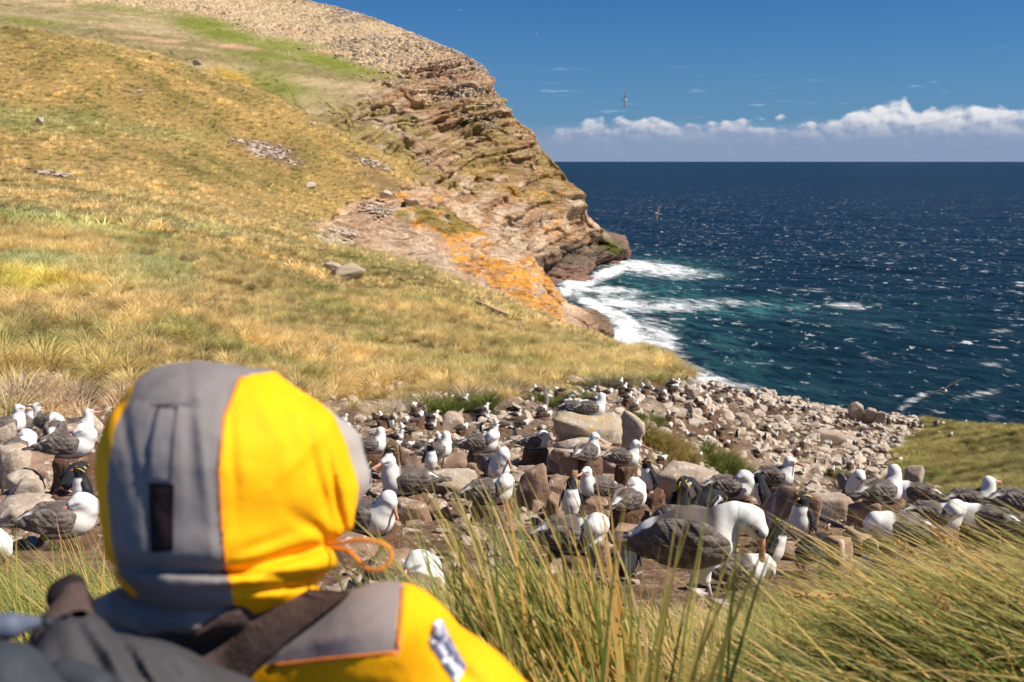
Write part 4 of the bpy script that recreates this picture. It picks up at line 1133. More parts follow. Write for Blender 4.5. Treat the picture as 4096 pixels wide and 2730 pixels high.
# ---------------------------------------------------------------- penguins
PEN = {}
def pen_meshes(pose, side=1, res=.010):
    key = (pose, side, res)
    if key in PEN: return PEN[key]
    s = side
    body = [(-.012, 0, .105, .088), (.0, 0, .18, .092), (.008, 0, .265, .078)]
    if pose == 'up': neck = [(.008, 0, .28, .066), (.008, 0, .345, .050), (.012, 0, .385, .050)]; hd = unit((.93, .3 * s, .12)); hc = np.array((.02, .005 * s, .392))
    if pose == 'sky': neck = [(.008, 0, .28, .066), (-.01, 0, .35, .048), (-.018, 0, .39, .048)]; hd = unit((.25, .1 * s, .95)); hc = np.array((-.015, 0, .41))
    if pose == 'preen': neck = [(.008, 0, .28, .07), (.02, .02 * s, .35, .055), (.045, .05 * s, .365, .050)]; hd = unit((.45, .55 * s, -.70)); hc = np.array((.055, .06 * s, .355))
    if pose == 'bent': neck = [(.01, 0, .27, .07), (.06, 0, .33, .054), (.10, .02 * s, .335, .048)]; hd = unit((.75, .2 * s, -.6)); hc = np.array((.12, .025 * s, .325))
    up = unit(np.array([0, 0, 1.0]) - hd * hd[2]) if abs(hd[2]) < .93 else unit(np.array([-1.0, 0, .2])); lat = np.cross(up, hd)
    def f(P):
        g = smin(chain(P, body, .04), chain(P, neck, .03), .03)
        g = smin(g, sd_cap(P, hc - hd * .012, hc + hd * .028, .047, .030), .02)
        g = smin(g, sd_cap(P, (-.09, 0, .05), (-.05, 0, .09), .02, .05), .03)
        return g
    V, Fc = surf_nets(f, (-.16, -.14, -.01), (.24, .16, .50), res); N = vnormals(V, Fc)
    w = sstep(V[:, 0] + N[:, 0] * .03, .005, .02) * sstep(.325 - V[:, 2] + .0 * V[:, 0], -.008, .008) * sstep(np.linalg.norm(V - hc, axis=1), .055, .065)
    col = lerp(np.array([.028, .030, .036]), np.array([.78, .76, .73]), w[:, None])
    mb = mesh_from('body', V, Fc, M_plum); set_col(mb, 'col', np.ones((len(V), 3)) * col)
    b0 = hc + hd * .048
    bill = tube('bill', [b0, b0 + hd * .02, b0 + hd * .042 - up * .004], [(.010, .012), (.008, .010), (.002, .003)], M_billd, 6)
    eyes = []; crests = []
    for sg in (-1, 1):
        c = hc + hd * .022 + lat * sg * .036 + up * .008
        bm = bmesh.new(); bmesh.ops.create_icosphere(bm, subdivisions=1, radius=.006, matrix=Matrix.Translation(Vector(c)))
        me = bpy.data.meshes.new('eye'); bm.to_mesh(me); bm.free(); me.materials.append(M_billd); eyes.append(me)
        q0 = hc + hd * .034 + lat * sg * .024 + up * .030; q1 = hc - hd * .005 + lat * sg * .045 + up * .032; q2 = hc - hd * .055 + lat * sg * .068 + up * .014
        crests.append(tube('crest', [q0, q1, q2, q2 - hd * .02 - up * .015], [.003, .006, .005, .001], M_crest, 5))
    V0_, f0_ = [], []
    rr = random.Random(3)
    for i in range(16):       # spiky black crown feathers
        c = hc - hd * .015 + lat * rr.uniform(-.025, .025) + up * .038 - hd * rr.uniform(0, .02)
        tip = c + up * rr.uniform(.018, .034) - hd * rr.uniform(.01, .035) + lat * rr.uniform(-.012, .012)
        n0 = len(V0_); V0_ += [c - lat * .003, c + lat * .003, c - hd * .005, tip]; f0_ += [[n0, n0 + 1, n0 + 3], [n0 + 1, n0 + 2, n0 + 3], [n0 + 2, n0, n0 + 3]]
    spikes = poly_mesh('head_feathers', np.array(V0_), f0_, M_black)
    fl = []
    for sg in (-1, 1):
        wc = [(-.005, .082 * sg, .285, .030), (-.02, .115 * sg, .20, .030), (-.035, .135 * sg, .115, .014)]
        V, Fc = surf_nets(lambda P: chain(P, wc, .02, (1, .4)), (-.1, -.18, .08), (.06, .18, .34), .008)
        fl.append(mesh_from('flipper', V, Fc, M_black))
    feet = []
    for sg in (-1, 1):
        a = np.array([.02, .045 * sg, .012]); t = [a + np.array([.06 * math.cos(q), .06 * math.sin(q), -.008]) for q in (-.5, 0, .5)]
        V = np.array([a - [.03, .012, .01], a - [.03, -.012, .01], t[0], t[1], t[2], a + [-.01, 0, .016]])
        feet.append(poly_mesh('foot', V, [[0, 2, 3], [0, 3, 4], [0, 4, 1], [5, 3, 2], [5, 4, 3], [5, 2, 0], [5, 0, 1], [5, 1, 4]], M_legp))
    PEN[key] = (mb, bill, eyes, crests, spikes, fl, feet)
    return PEN[key]

def penguin(P, yaw, pose, side, label, group='crested penguins among the nesting seabirds', pitch=0.0, roll=0.0, scale=1.1):
    root = link('penguin', None, label=label, cat='penguin', group=group, loc=tuple(P))
    root.rotation_euler = Matrix.Rotation(math.radians(yaw), 3, 'Z').__matmul__(Matrix.Rotation(math.radians(pitch), 3, 'Y')).__matmul__(Matrix.Rotation(math.radians(roll), 3, 'X')).to_euler()
    root.scale = (scale,) * 3
    mb, bill, eyes, crests, spikes, fl, feet = pen_meshes(pose, side)
    link('body', mb, root); link('bill', bill, root); link('head_feathers', spikes, root)
    for e in eyes: link('eye', e, root)
    for e in crests: link('crest', e, root)
    for e in fl: link('flipper', e, root)
    for e in feet: link('foot', e, root)
    return root

# ---------------------------------------------------------------- birds on the wing
def open_wing(sg, droop, sweep, span=1.08, fold=0.0):
    secs = []
    for t in np.linspace(0, 1, 12):
        y = sg * span * t
        z = .03 + .10 * math.sin(t * 1.7) - droop * t * t
        xl = .10 + .06 * math.sin(t * 3.1) - sweep * t * t
        ch = .20 * (1 - .35 * t) * (1 - t ** 6) + .012
        th = .016 * (1 - t) + .003
        a = np.linspace(0, 2 * math.pi, 8, endpoint=False)
        secs.append(np.stack([xl - ch / 2 + np.cos(a) * ch / 2, y + 0 * a, z + np.sin(a) * th], -1))
    if sg < 0: secs = [q[::-1] for q in secs]
    V, Fs = loft(secs); return poly_mesh('wing', V, Fs, M_wing)
FLY = {}
def flying_meshes():
    if FLY: return FLY['m']
    def f(P):
        g = chain(P, [(-.30, 0, 0, .025), (-.12, 0, 0, .075), (.08, 0, 0, .085), (.20, 0, .01, .055), (.27, 0, .012, .05)], .04)
        return g
    V, Fc = surf_nets(f, (-.4, -.15, -.15), (.4, .15, .15), .022)
    col = lerp(np.ones((len(V), 3)) * WHITE, SLATE, (sstep(V[:, 2], .02, .05) * sstep(-V[:, 0], -.12, 0) * sstep(V[:, 0], -.25, -.18))[:, None])
    mb = mesh_from('body', V, Fc, M_plum); set_col(mb, 'col', col)
    bill = tube('bill', [(.31, 0, .01), (.37, 0, .008), (.43, 0, -.004)], [.018, .014, .005], M_bill, 6)
    V, Fs = loft([np.array([[-.28, -.04, .01], [-.28, .04, .01], [-.28, .04, -.01], [-.28, -.04, -.01]]), np.array([[-.46, -.07, .004], [-.46, .07, .004], [-.46, .07, -.004], [-.46, -.07, -.004]])])
    FLY['m'] = (mb, bill, poly_mesh('tail', V, Fs, M_tail))
    return FLY['m']
def flying(P, eul, label, droop=.12, sweep=.18, scale=1.0, group='seabirds on the wing over the bay'):
    root = link('flying_albatross', None, label=label, cat='bird', group=group, loc=tuple(P))
    root.rotation_euler = tuple(math.radians(a) for a in eul); root.scale = (scale,) * 3
    mb, bill, mt = flying_meshes()
    link('body', mb, root); link('bill', bill, root); link('tail', mt, root)
    for sg in (-1, 1): link('wing', open_wing(sg, droop, sweep), root)
    return root

# ---------------------------------------------------------------- colony: boulders, nests and birds near the camera
occupied = []      # (x, y, radius) kept free of filler stones
def gz(x, y): return float(hz(x, y)[0])
def place(u, v, r, lift):
    for _ in range(200):
        P = wp(u, v, r)
        if P[2] - gz(P[0], P[1]) >= lift: break
        r *= 0.988
    return P

def boulder(u0, u1, v0, v1, r, label, mat=None, seed=0, depth=.8, flat=0.2, group=None, rot=None, rough=.06, name='boulder', planes=11, usehit=True, sub=4, tilt=(0, 0), sink=True):
    uc = (u0 + u1) / 2
    if usehit:
        h = hit(uc, v1, 0.0)
        if h is not None: r = math.hypot(h[0], h[1]) if r > 60 else min(math.hypot(h[0], h[1]), r * 1.12)
    base = wp(uc, v1, r); D = np.linalg.norm(base - np.array([0, 0, CAMZ]))
    w = (u1 - u0) / F * D; dp = w * depth; H = (v1 - v0) / F * D
    sn = (CAMZ - base[2]) / D
    hgt = max((H - dp * sn * .55) / math.sqrt(1 - sn * sn), H * .55)
    d2 = unit([base[0], base[1], 0]); c = base + d2 * dp * .38
    g = gz(c[0], c[1]); bot = max(min(g - .06, base[2] - .03), base[2] - (1.2 if r < 60 else .6) * hgt) if sink else base[2] - .02; topz = base[2] + hgt
    P, f = rock_geo(seed, (w, dp, topz - bot), sub=sub, nplanes=planes, rough=rough, flat=flat, p=44)
    me = mesh_from(name, P, f, mat or M_boulder)
    o = link(name, me, label=label, cat='boulder' if name != 'slab' else 'rock slab', group=group, loc=(c[0], c[1], (topz + bot) / 2))
    o.rotation_euler = (tilt[0], tilt[1], -math.atan2(base[0], base[1]) if rot is None else rot)
    occupied.append((c[0], c[1], w * .48))
    return o

def nest_mesh(seed, h, rt):
    r = np.random.default_rng(seed); k = 34
    zs = [-.08, 0, .2, .45, .7, .88, 1.0, 1.0, .93, .86]
    rs = [1.55, 1.42, 1.20, 1.05, .98, .97, .86, .70, .5, .0001]
    secs = []
    a = np.linspace(0, 2 * math.pi, k, endpoint=False)
    zz = [z * h for z in zs[:7]] + [h * 1.0, h - .03, h - .045]
    for q, (z, q2) in enumerate(zip(zz, rs)):
        nn = fbm(np.cos(a) * 1.6 + seed, np.sin(a) * 1.6, np.full(k, z * 5.0), 4, seed % 50)
        rr = rt * q2 * (1 + .30 * nn + .10 * fbm(np.cos(a) * 5 + seed, np.sin(a) * 5, np.full(k, z * 14.0), 2, 5))
        secs.append(np.stack([np.cos(a) * rr, np.sin(a) * rr, z + .02 * nn], -1))
    V, f = loft(secs)
    return poly_mesh('mud_nest', V, f, M_mud)

def nest_under(P, label, rt=.23, seed=0, group='mud nest mounds of the colony'):
    g = gz(P[0], P[1]); h = max(.16, P[2] - g + .05)
    o = link('mud_nest', nest_mesh(seed, h, rt), label=label, cat='nest', group=group, loc=(P[0], P[1], P[2] - h + .03))
    occupied.append((P[0], P[1], rt * 1.2))
    return o

# (u, v of the belly, distance, yaw: 0 right, 90 away, 180 left, pose, side, lift, nest radius or 0, short description)
BIRDS = [
    (74, 457, 12.6, 8, 'tuck', -1, .25, .24, 'sleeping on a broad brown nest, dark wings, beside the orange hood'),
    (22, 455, 15.2, 35, 'tuck', 1, .22, .24, 'resting with its head turned back, below the pair touching bills'),
    (27, 432, 19.5, 60, 'up', -1, .12, .22, 'with an upright neck, the left one of the pair touching bills'),
    (13, 433, 21, 20, 'up', -1, .12, .2, 'small, at the photo edge, looking right with a dark back'),
    (83, 433, 20.5, -10, 'up', 1, .12, .2, 'facing away from the grey stone, dark wings to the left'),
    (57, 438, 17.5, 90, 'tuck', 1, .1, 0, 'a white back low among the stones behind the touching pair'),
    (68, 536, 8.2, 5, 'tuck', -1, .1, .24, 'preening behind green blades, just left of the orange hood'),
    (-34, 572, 7.0, 10, 'bow', -1, .08, .2, 'cut off by the photo edge, white back above the grass at the far left'),
    (374, 453, 16.4, 18, 'up', 1, .2, .27, 'upright on a tall nest and looking away, nearest the hood on the right'),
    (403, 494, 10.8, 183, 'up', 1, .2, .27, 'facing left with ruffled raised feathers over its dark back'),
    (372, 533, 7.9, -28, 'down', -1, .15, .3, 'with a pink bill pointing down at its white breast beside the hood'),
    (440, 458, 15, 25, 'up', 1, .15, 0, 'white, with a long upright neck behind a pale boulder'),
    (484, 452, 15.6, 8, 'preen', -1, .2, .26, 'preening on a high nest with its neck bent over a dark wing'),
    (496, 478, 12.2, -62, 'down', 1, .15, .22, 'facing the camera, white breast, bill lowered'),
    (494, 503, 10.2, 6, 'preen', -1, .15, .3, 'preening its breast behind the tall blades in the middle'),
    (536, 449, 16.4, 12, 'tuck', -1, .3, .26, 'asleep on a rounded brown nest left of the lichen slab'),
    (589, 460, 13.4, 52, 'side', -1, .2, .24, 'with its back to the camera looking right, below the lichen slab'),
    (626, 466, 13.6, 14, 'up', -1, .2, .2, 'in profile with a pink bill to the right, on a short grey nest'),
    (594, 497, 11, 200, 'up', 1, .15, .22, 'facing left with half-raised ragged wings'),
    (631, 509, 9.6, 50, 'tuck', 1, .2, .26, 'sleeping with its back to the camera and bill in its feathers, on a mound'),
    (733, 499, 10.8, 6, 'tuck', -1, .2, .27, 'sleeping on a wide nest between penguins, black wing tips to the left'),
    (778, 486, 12.4, 5, 'up', -1, .2, .22, 'facing right behind the sleeping one, with half-open black wings'),
    (854, 496, 12.4, -80, 'down', 1, .1, .2, 'of which only the white head shows behind a brown mound'),
    (884, 503, 10.2, 32, 'up', 1, .15, .25, 'large and dark-winged, looking away to the sea above the bent blades'),
    (912, 503, 11.6, 165, 'bow', 1, .15, .2, 'dark, bending behind the large one that looks to sea'),
    (938, 530, 8.4, 4, 'preen', -1, .12, .22, 'with a ragged white neck bent low in the blown grass'),
    (976, 512, 10.6, 14, 'up', 1, .15, .2, 'looking away with a hunched grey back, the last one before the green bank'),
    (1022, 514, 10.0, 20, 'bow', 1, .12, .2, 'dark-winged and cut off by the right edge of the photo'),
    (894, 541, 8.0, 190, 'bow', 1, .1, .2, 'bowing with a white neck beneath the preening one in the grass'),
    (744, 584, 6.2, 15, 'bow', -1, .02, 0, 'lying low behind the big standing bird, only a white flank visible'),
    (577, 552, 7.5, 5, 'preen', -1, .1, .25, 'with its neck curled in front, grey wings to the left, above the grass tips'),
    (420, 612, 5.9, 60, 'tuck', 1, .02, .2, 'showing a white back between the hood cord and the long grass'),
    (983, 531, 8.6, 160, 'bow', 1, .08, .2, 'showing only a white rump through the blades at the right'),
]
SCL = {420: .80, 744: .66, -34: .9, 894: .8, 983: .75, 884: .88, 778: .90, 976: .85, 938: .80, 631: .80, 594: .82, 589: .88, 626: .88, 536: .90, 372: .92, 494: .95, 733: .93, 68: .95, 912: .85, 1022: .85, 854: .95, 577: .95, 374: 1.0, 22: .95, 440: .95}
for i, (u, v, r, yaw, pose, side, lift, nr, d) in enumerate(BIRDS):
    P = place(u, v, r, lift)
    if nr: nest_under(P, 'mud nest mound under the albatross ' + ' '.join(d.split()[:9]), nr * SCL.get(u, 1.1) / 1.1, seed=40 + i)
    az_ = math.degrees(math.atan2(P[0], P[1]))
    b = albatross(P, yaw - az_ * .6 + rnd.uniform(-5, 5), pose, side, 'albatross ' + d, scale=SCL.get(u, 1.10), roll=rnd.uniform(-.07, .07), pitch=rnd.uniform(-.08, .06), res=.0105 if r < 17 else .016)
# two standing ones
P = place(43, 438, 18.6, .05)
albatross(P, 168, 'stand_up', 1, 'albatross standing with a black back panel, the right one of the pair touching bills', scale=1.0, res=.016)
P_MAIN = place(707, 599, 5.05, .03)
main = albatross(P_MAIN, -12, 'stand_down', 1, 'largest albatross, standing in the grass with its head bent and long pink bill down', scale=1.08, res=.0065)
# one on the lichen slab
slabP = wp(588, 439, 15.4)

def slab(u0, u1, v0, v1, r, label, seed, mat, depth=.6, usehit=False, tilt=(0, 0), sink=True):
    return boulder(u0, u1, v0, v1, r, label, mat, seed, depth, .1, name='slab', planes=7, usehit=usehit, rough=.05, tilt=tilt, sink=sink)
slab(552, 622, 412, 446, 15.4, 'great grey slab crusted with yellow lichen and carrying a resting albatross', 3, M_lichen, depth=.62, sink=False, tilt=(.0, .06))
boulder(556, 618, 434, 452, 15.6, 'broken brown rocks holding up the lichen slab', M_boulder, 11, .6)
def on_rock(u, v, r, yaw, pose, side, d, sc=1.1):
    P = wp(u, v, r); return albatross(P, yaw, pose, side, 'albatross ' + d, scale=sc, res=.013)
on_rock(594, 415.5, 15.9, 6, 'up', 1, 'resting on top of the lichen-covered slab and looking out to sea', .88)
on_rock(577, 414.0, 16.7, 4, 'bow', 1, 'half hidden behind the one on top of the lichen-covered slab', .85)
slab(552, 612, 437, 449, 15.0, 'thin layered slab wedged beneath the lichen slab', 8, M_greyb)
slab(550, 620, 446, 462, 14.2, 'long pale layered rock below the lichen slab', 12, M_greyb, depth=.5)
slab(620, 645, 410, 431, 18.5, 'pale heart-shaped flat stone leaning right of the lichen slab', 15, M_pale, depth=.5)
B = boulder
B(0, 31, 448, 487, 12.0, 'rounded grey-brown boulder cut off by the left photo edge', M_greyb, 21)
B(10, 42, 470, 486, 11.2, 'pinkish white guano-stained rock beside the rounded boulder at the left', M_pale, 22)
B(12, 44, 482, 508, 10.0, 'pale brown boulder below the pinkish white rock', M_greyb, 23)
B(0, 58, 498, 522, 9.0, 'long sloping slab streaked white, low at the left edge', M_greyb, 24, .7, .6)
B(14, 72, 452, 480, 13.0, 'broad brown rock under the resting bird at the left', M_boulder, 25)
B(84, 104, 417, 437, 22.0, 'grey wedge-shaped stone at the foot of the grass slope', M_greyb, 26)
B(0, 16, 424, 446, 20, 'pale stone at the left edge under the grass slope', M_greyb, 27)
B(52, 82, 424, 440, 19, 'flat brown rock between the touching pair and the grey wedge stone', M_boulder, 28)
B(44, 70, 436, 462, 14.6, 'cracked brown boulder with white droppings left of the sleeping bird', M_boulder, 29)
B(325, 362, 449, 500, 9.6, 'tall brown boulder standing against the right side of the orange hood', M_boulder, 30, .7)
B(385, 400, 440, 474, 16.2, 'upright grey-brown block behind the preening penguin', M_boulder, 31, .6)
B(399, 422, 447, 472, 15.6, 'rounded brown boulder behind the bird with raised feathers', M_boulder, 32)
B(440, 468, 452, 474, 13.8, 'peaked brown boulder streaked white in the middle of the colony', M_boulder, 33)
B(422, 478, 468, 494, 12.0, 'long low rock with white crust behind the preening bird', M_greyb, 34, .5, .5)
B(512, 549, 464, 510, 10.8, 'large rounded brown boulder right of the preening bird, veined white', M_boulder, 35)
B(546, 572, 455, 472, 12.8, 'dark brown rock shaded beneath the layered slabs', M_boulder, 36)
B(557, 572, 456, 474, 12.2, 'small tan rock sticking up under the layered slabs', M_boulder, 37)
B(386, 432, 496, 524, 9.0, 'mound of brown rock with white streaks left of the tall blades', M_boulder, 38)
B(420, 452, 498, 520, 9.6, 'dark brown block in the hollow left of the tall blades', M_boulder, 39)
B(655, 720, 463, 501, 10.9, 'wide flat-topped tan boulder behind the penguins', M_greyb, 40, .6, .3)
B(603, 650, 526, 558, 7.6, 'angular block with a white-streaked side left of the standing bird', M_boulder, 41, .7, .3)
B(592, 626, 541, 566, 6.9, 'brown rounded rock just left of the standing bird', M_boulder, 42)
B(546, 580, 476, 502, 10.2, 'brown rock behind the upright white-bellied penguin', M_boulder, 43)
B(580, 612, 497, 517, 9.6, 'sloping tan rock below the bird with ragged wings', M_boulder, 44, .8, .5)
B(545, 562, 492, 520, 9.2, 'dark clod of rock in the hollow left of the upright penguin', M_boulder, 45)
B(656, 676, 506, 524, 9.6, 'dark brown stone left of the penguin group', M_boulder, 46)
B(757, 818, 486, 538, 9.0, 'long mound of brown earth and rock behind the upright penguin at the right', M_boulder, 47, .5)
B(806, 858, 494, 520, 10.4, 'pale crusted rock ledge left of the large bird looking to sea', M_greyb, 48, .6, .4)
B(848, 882, 500, 530, 9.4, 'brown mound under the large bird looking to sea', M_boulder, 49)
B(840, 880, 528, 556, 8.0, 'brown rock half buried in blown grass at the right', M_boulder, 50)
B(818, 850, 538, 580, 7.0, 'dark brown mound with white droppings behind the right-hand grass', M_boulder, 51)
B(770, 808, 540, 560, 7.6, 'low brown rock above the lying penguin', M_boulder, 52)
B(330, 380, 530, 560, 7.0, 'brown rock ledge next to the orange drawcord', M_boulder, 53)
B(355, 420, 548, 590, 6.2, 'low earthy rock below the drawcord', M_boulder, 54, .7, .5)
B(440, 464, 411, 433, 39, 'tall pointed pale stone at the foot of the grass slope', M_greyb, 55, .5)
B(848, 863, 402, 420, 112, 'upright pale boulder on the skyline of the stone slope', M_greyb, 56)
B(862, 876, 408, 424, 110, 'second upright boulder on the skyline, wider and greyer', M_greyb, 57)
B(876, 885, 412, 426, 108, 'narrow dark boulder, third on the skyline of the stone slope', M_greyb, 58)
B(904, 922, 465, 482, 46, 'large pale boulder at the border of stones and green bank', M_greyb, 59)
B(806, 846, 430, 444, 70, 'long flat slab lying across the stone slope', M_greyb, 60, .4, .6)
B(733, 752, 412, 430, 70, 'big pale boulder in the middle of the stone slope', M_greyb, 61)
B(684, 700, 384, 402, 56, 'pointed orange-tinted stone near the top of the stone slope', M_greyb, 62)
B(560, 580, 452, 480, 11.8, 'brown shaded boulder beside the bird looking right', M_boulder, 63)
B(466, 486, 462, 482, 12.5, 'brown rock between the two nests in the middle', M_boulder, 64)
B(700, 724, 500, 524, 9.0, 'brown stone behind the standing bird', M_boulder, 65)
B(905, 960, 512, 534, 9.4, 'brown bank of rock beneath the birds at the right', M_boulder, 66)
# hillside rocks
B(330, 366, 263, 282, 118, 'grey lichen-spotted outcrop in the tussock slope', M_lichen, 70, .6, .4)
B(323, 342, 262, 272, 119, 'low ledge at the left end of the grey outcrop', M_greyb, 71)
slab(474, 512, 306, 312, 170, 'long pale slab pointing down the grass slope near its edge', 72, M_greyb, depth=.3, usehit=True, tilt=(0, .42))
B(305, 316, 182, 190, 200, 'white elongated stone in the upper grass', M_pale, 73)
B(380, 392, 190, 199, 236, 'upright pale grey boulder on the orange crag', M_pale, 74)
B(404, 420, 198, 206, 236, 'pale boulder, further right on the crag', M_pale, 75)
B(38, 44, 118, 125, 290, 'small grey stone on the upper slope at the left', M_greyb, 76)
B(311, 316, 122, 126, 300, 'white stone on the crest of the grass slope', M_pale, 77)
B(193, 201, 60, 63, 480, 'white stone beyond the grass crest', M_pale, 78)

PENG = [
    (84, 508, 10.2, 215, 'up', -1, 0, 'with red bill and yellow crest, looking left beside the orange hood'),
    (66, 496, 11.4, 60, 'bent', 1, 35, 'crouching in the shade behind the one with the red bill'),
    (388, 473, 14.6, -30, 'preen', 1, 0, 'preening with a black head behind the bird with raised feathers'),
    (360, 497, 10.8, 40, 'up', 1, 15, 'dark, in the shade right of the orange hood'),
    (431, 472, 13.8, -75, 'up', 1, 0, 'with white belly and pale crest in front of the long-necked white bird'),
    (571, 520, 9.6, -95, 'sky', 1, -6, 'with a narrow white belly, standing upright behind tall blades'),
    (651, 493, 11.0, 200, 'up', 1, 10, 'black-backed, behind the bird sleeping on a rounded mound'),
    (679, 520, 9.3, 95, 'sky', 1, -10, 'with its back turned and bill pointing to the sky, flippers out'),
    (697, 507, 9.8, 200, 'bent', 1, 20, 'with a yellow stripe, bending behind the one pointing its bill up'),
    (692, 522, 8.7, 20, 'bent', 1, 50, 'lowest of the group of three, bending forward'),
    (764, 509, 10.6, 150, 'preen', -1, 10, 'preening under the breast of the bird facing right'),
    (800, 543, 9.6, 215, 'up', 1, 0, 'standing upright with white belly and orange bill, right of the standing bird'),
    (828, 529, 9.4, 183, 'up', 1, 62, 'lying black with its head to the left next to the upright one'),
    (764, 572, 7.4, -10, 'preen', 1, 15, 'with a white flank, preening behind the big pink bill'),
    (797, 572, 7.4, 20, 'bent', 1, 55, 'lying with a black speckled back behind the grass at the right'),
    (622, 588, 6.2, 75, 'bent', 1, 55, 'black, in the shade under the tail of the standing bird'),
    (876, 590, 6.4, 170, 'up', 1, 10, 'mostly hidden in the blown grass, orange bill up'),
]
for (u, v, r, yaw, pose, side, pitch, d) in PENG:
    P = place(u, v, r, .02)
    P = P.copy()
    if P[2] - gz(P[0], P[1]) > .12:
        nest_under(P, 'brown rock perch under the penguin ' + ' '.join(d.split()[:8]), .16, seed=int(u), group='earthy perches of the penguins')
    penguin(P + np.array([0, 0, .02 if pitch < 30 else .06]), yaw, pose, side, 'crested penguin ' + d, pitch=pitch, scale={764: .85, 797: .85, 622: .8, 876: .7}.get(u, .93))
    occupied.append((P[0], P[1], .2))

# ---------------------------------------------------------------- small birds of the far colony
def small_bird(pose, res):
    if pose == 'low': hd = unit((.9, .2, -.3)); hc = np.array((.20, .02, .26)); neck = [(.10, 0, .18, .11), (.16, .01, .23, .075)]
    elif pose == 'up': hd = unit((.95, .1, -.1)); hc = np.array((.17, .01, .36)); neck = [(.09, 0, .18, .11), (.14, 0, .29, .065)]
    else: hd = unit((-.86, .38, -.32)); hc = np.array((.09, .05, .29)); neck = [(.10, 0, .17, .12), (.14, .02, .25, .09)]
    wc = [(.04, .10, .16, .075), (-.12, .10, .165, .095), (-.28, .06, .15, .06), (-.47, .02, .14, .02)]
    def parts(P):
        b = chain(P, [(-.25, 0, .14, .075), (-.08, 0, .145, .125), (.07, 0, .145, .128)], .05)
        b = smin(b, chain(P, neck + [tuple(hc) + (.058,)], .03), .04)
        b = np.minimum(b, sd_cap(P, hc + hd * .03, hc + hd * .09, .042, .018))
        Q = P.copy(); Q[:, 1] = np.abs(Q[:, 1]); w = chain(Q, wc, .035, (1, .5))
        k = sd_cap(P, hc + hd * .10, hc + hd * .19 , .022, .012)
        return b, w, k
    V, Fc = surf_nets(lambda P: np.minimum(np.minimum(*parts(P)[:2]), parts(P)[2]), (-.52, -.24, -.03), (.42, .24, .46), res)
    b, w, k = parts(V); N = vnormals(V, Fc)
    col = np.ones((len(V), 3)) * WHITE
    dark = (w < b + .004) | ((V[:, 0] < .02) & (V[:, 2] > .17) & (N[:, 2] > .2) & (V[:, 2] < .30) & (np.linalg.norm(V - hc, axis=1) > .09))
    col[dark] = (.085, .068, .060)
    col[(k < b) & (k < w)] = (.60, .28, .10)
    me = mesh_from('small_albatross', V, Fc, M_plum); set_col(me, 'col', col); return me
SM = {q: [small_bird(p, q) for p in ('low', 'up', 'up', 'tuck')] for q in (.024, .036)}
def z2(x, y): return (325 + x * .1116, 375 + y * .1116)
def z3(x, y): return (525 + x * .1116, 375 + y * .1116)
def z4(x, y): return (750 + x * .1164, 400 + y * .1164)
FOOT = [z2(*p) for p in [(1900, 150), (1240, 245), (820, 300), (840, 385), (520, 410), (160, 430), (970, 405), (755, 435), (960, 475), (1235, 500), (720, 525), (1425, 330), (1435, 395), (1560, 475), (1720, 380), (1780, 460), (1950, 335), (1990, 385),
    (655, 585), (180, 505), (110, 490), (1510, 520), (1040, 590), (1220, 640), (925, 660), (805, 670), (690, 650), (2095, 155), (2170, 270), (2140, 320)]]
RISE = [z3(*p) for p in [(490, 190), (600, 160), (390, 280), (625, 235), (750, 175), (850, 95), (880, 135), (915, 155), (1030, 110), (1075, 130), (1005, 180), (920, 215), (985, 295), (1160, 160), (1235, 185), (1245, 235), (1320, 125), (1350, 135), (1350, 92),
    (1475, 140), (1500, 125), (1545, 130), (1550, 180), (1500, 200), (1445, 230), (1640, 215), (1620, 130), (1665, 102), (1700, 175), (1755, 165), (1820, 130), (1870, 165), (1950, 165), (2045, 190), (2090, 215), (2080, 260), (1300, 370), (1660, 370),
    (1285, 480), (1075, 550), (1470, 560), (1245, 600), (1585, 615), (1830, 625), (1560, 750), (1225, 775), (1750, 500), (2100, 700), (1740, 250), (1590, 280)]]
SLOPE = [z4(*p) for p in [(55, 50), (240, 30), (275, 15), (325, 30), (395, 70), (370, 95), (435, 70), (470, 75), (505, 78), (610, 85), (560, 160), (720, 125), (760, 190), (790, 140), (1100, 165), (1140, 175), (1195, 180), (1225, 190), (1290, 195), (1320, 200), (1370, 220),
    (1410, 210), (1430, 190), (1470, 240), (1130, 235), (1645, 215), (1845, 205), (1850, 240), (2175, 225), (1605, 205), (1610, 295), (1720, 315), (215, 320), (455, 380), (700, 390), (400, 450), (75, 465), (890, 480), (220, 540), (860, 560), (580, 310), (1240, 370),
    (440, 650), (700, 620), (1275, 530), (300, 215), (640, 260), (950, 310), (1040, 420), (520, 470), (330, 560), (150, 250), (930, 220)]]
LAB = {'foot': ('small distant albatross sitting among pale stones at the foot of the grassy hillside', 'distant birds at the foot of the hillside'),
       'rise': ('small distant albatross on the stony rise between the lichen slab and the surf', 'distant birds on the stony rise by the surf'),
       'slope': ('tiny distant albatross on the stone slope that falls away before the sea', 'distant birds on the falling stone slope')}
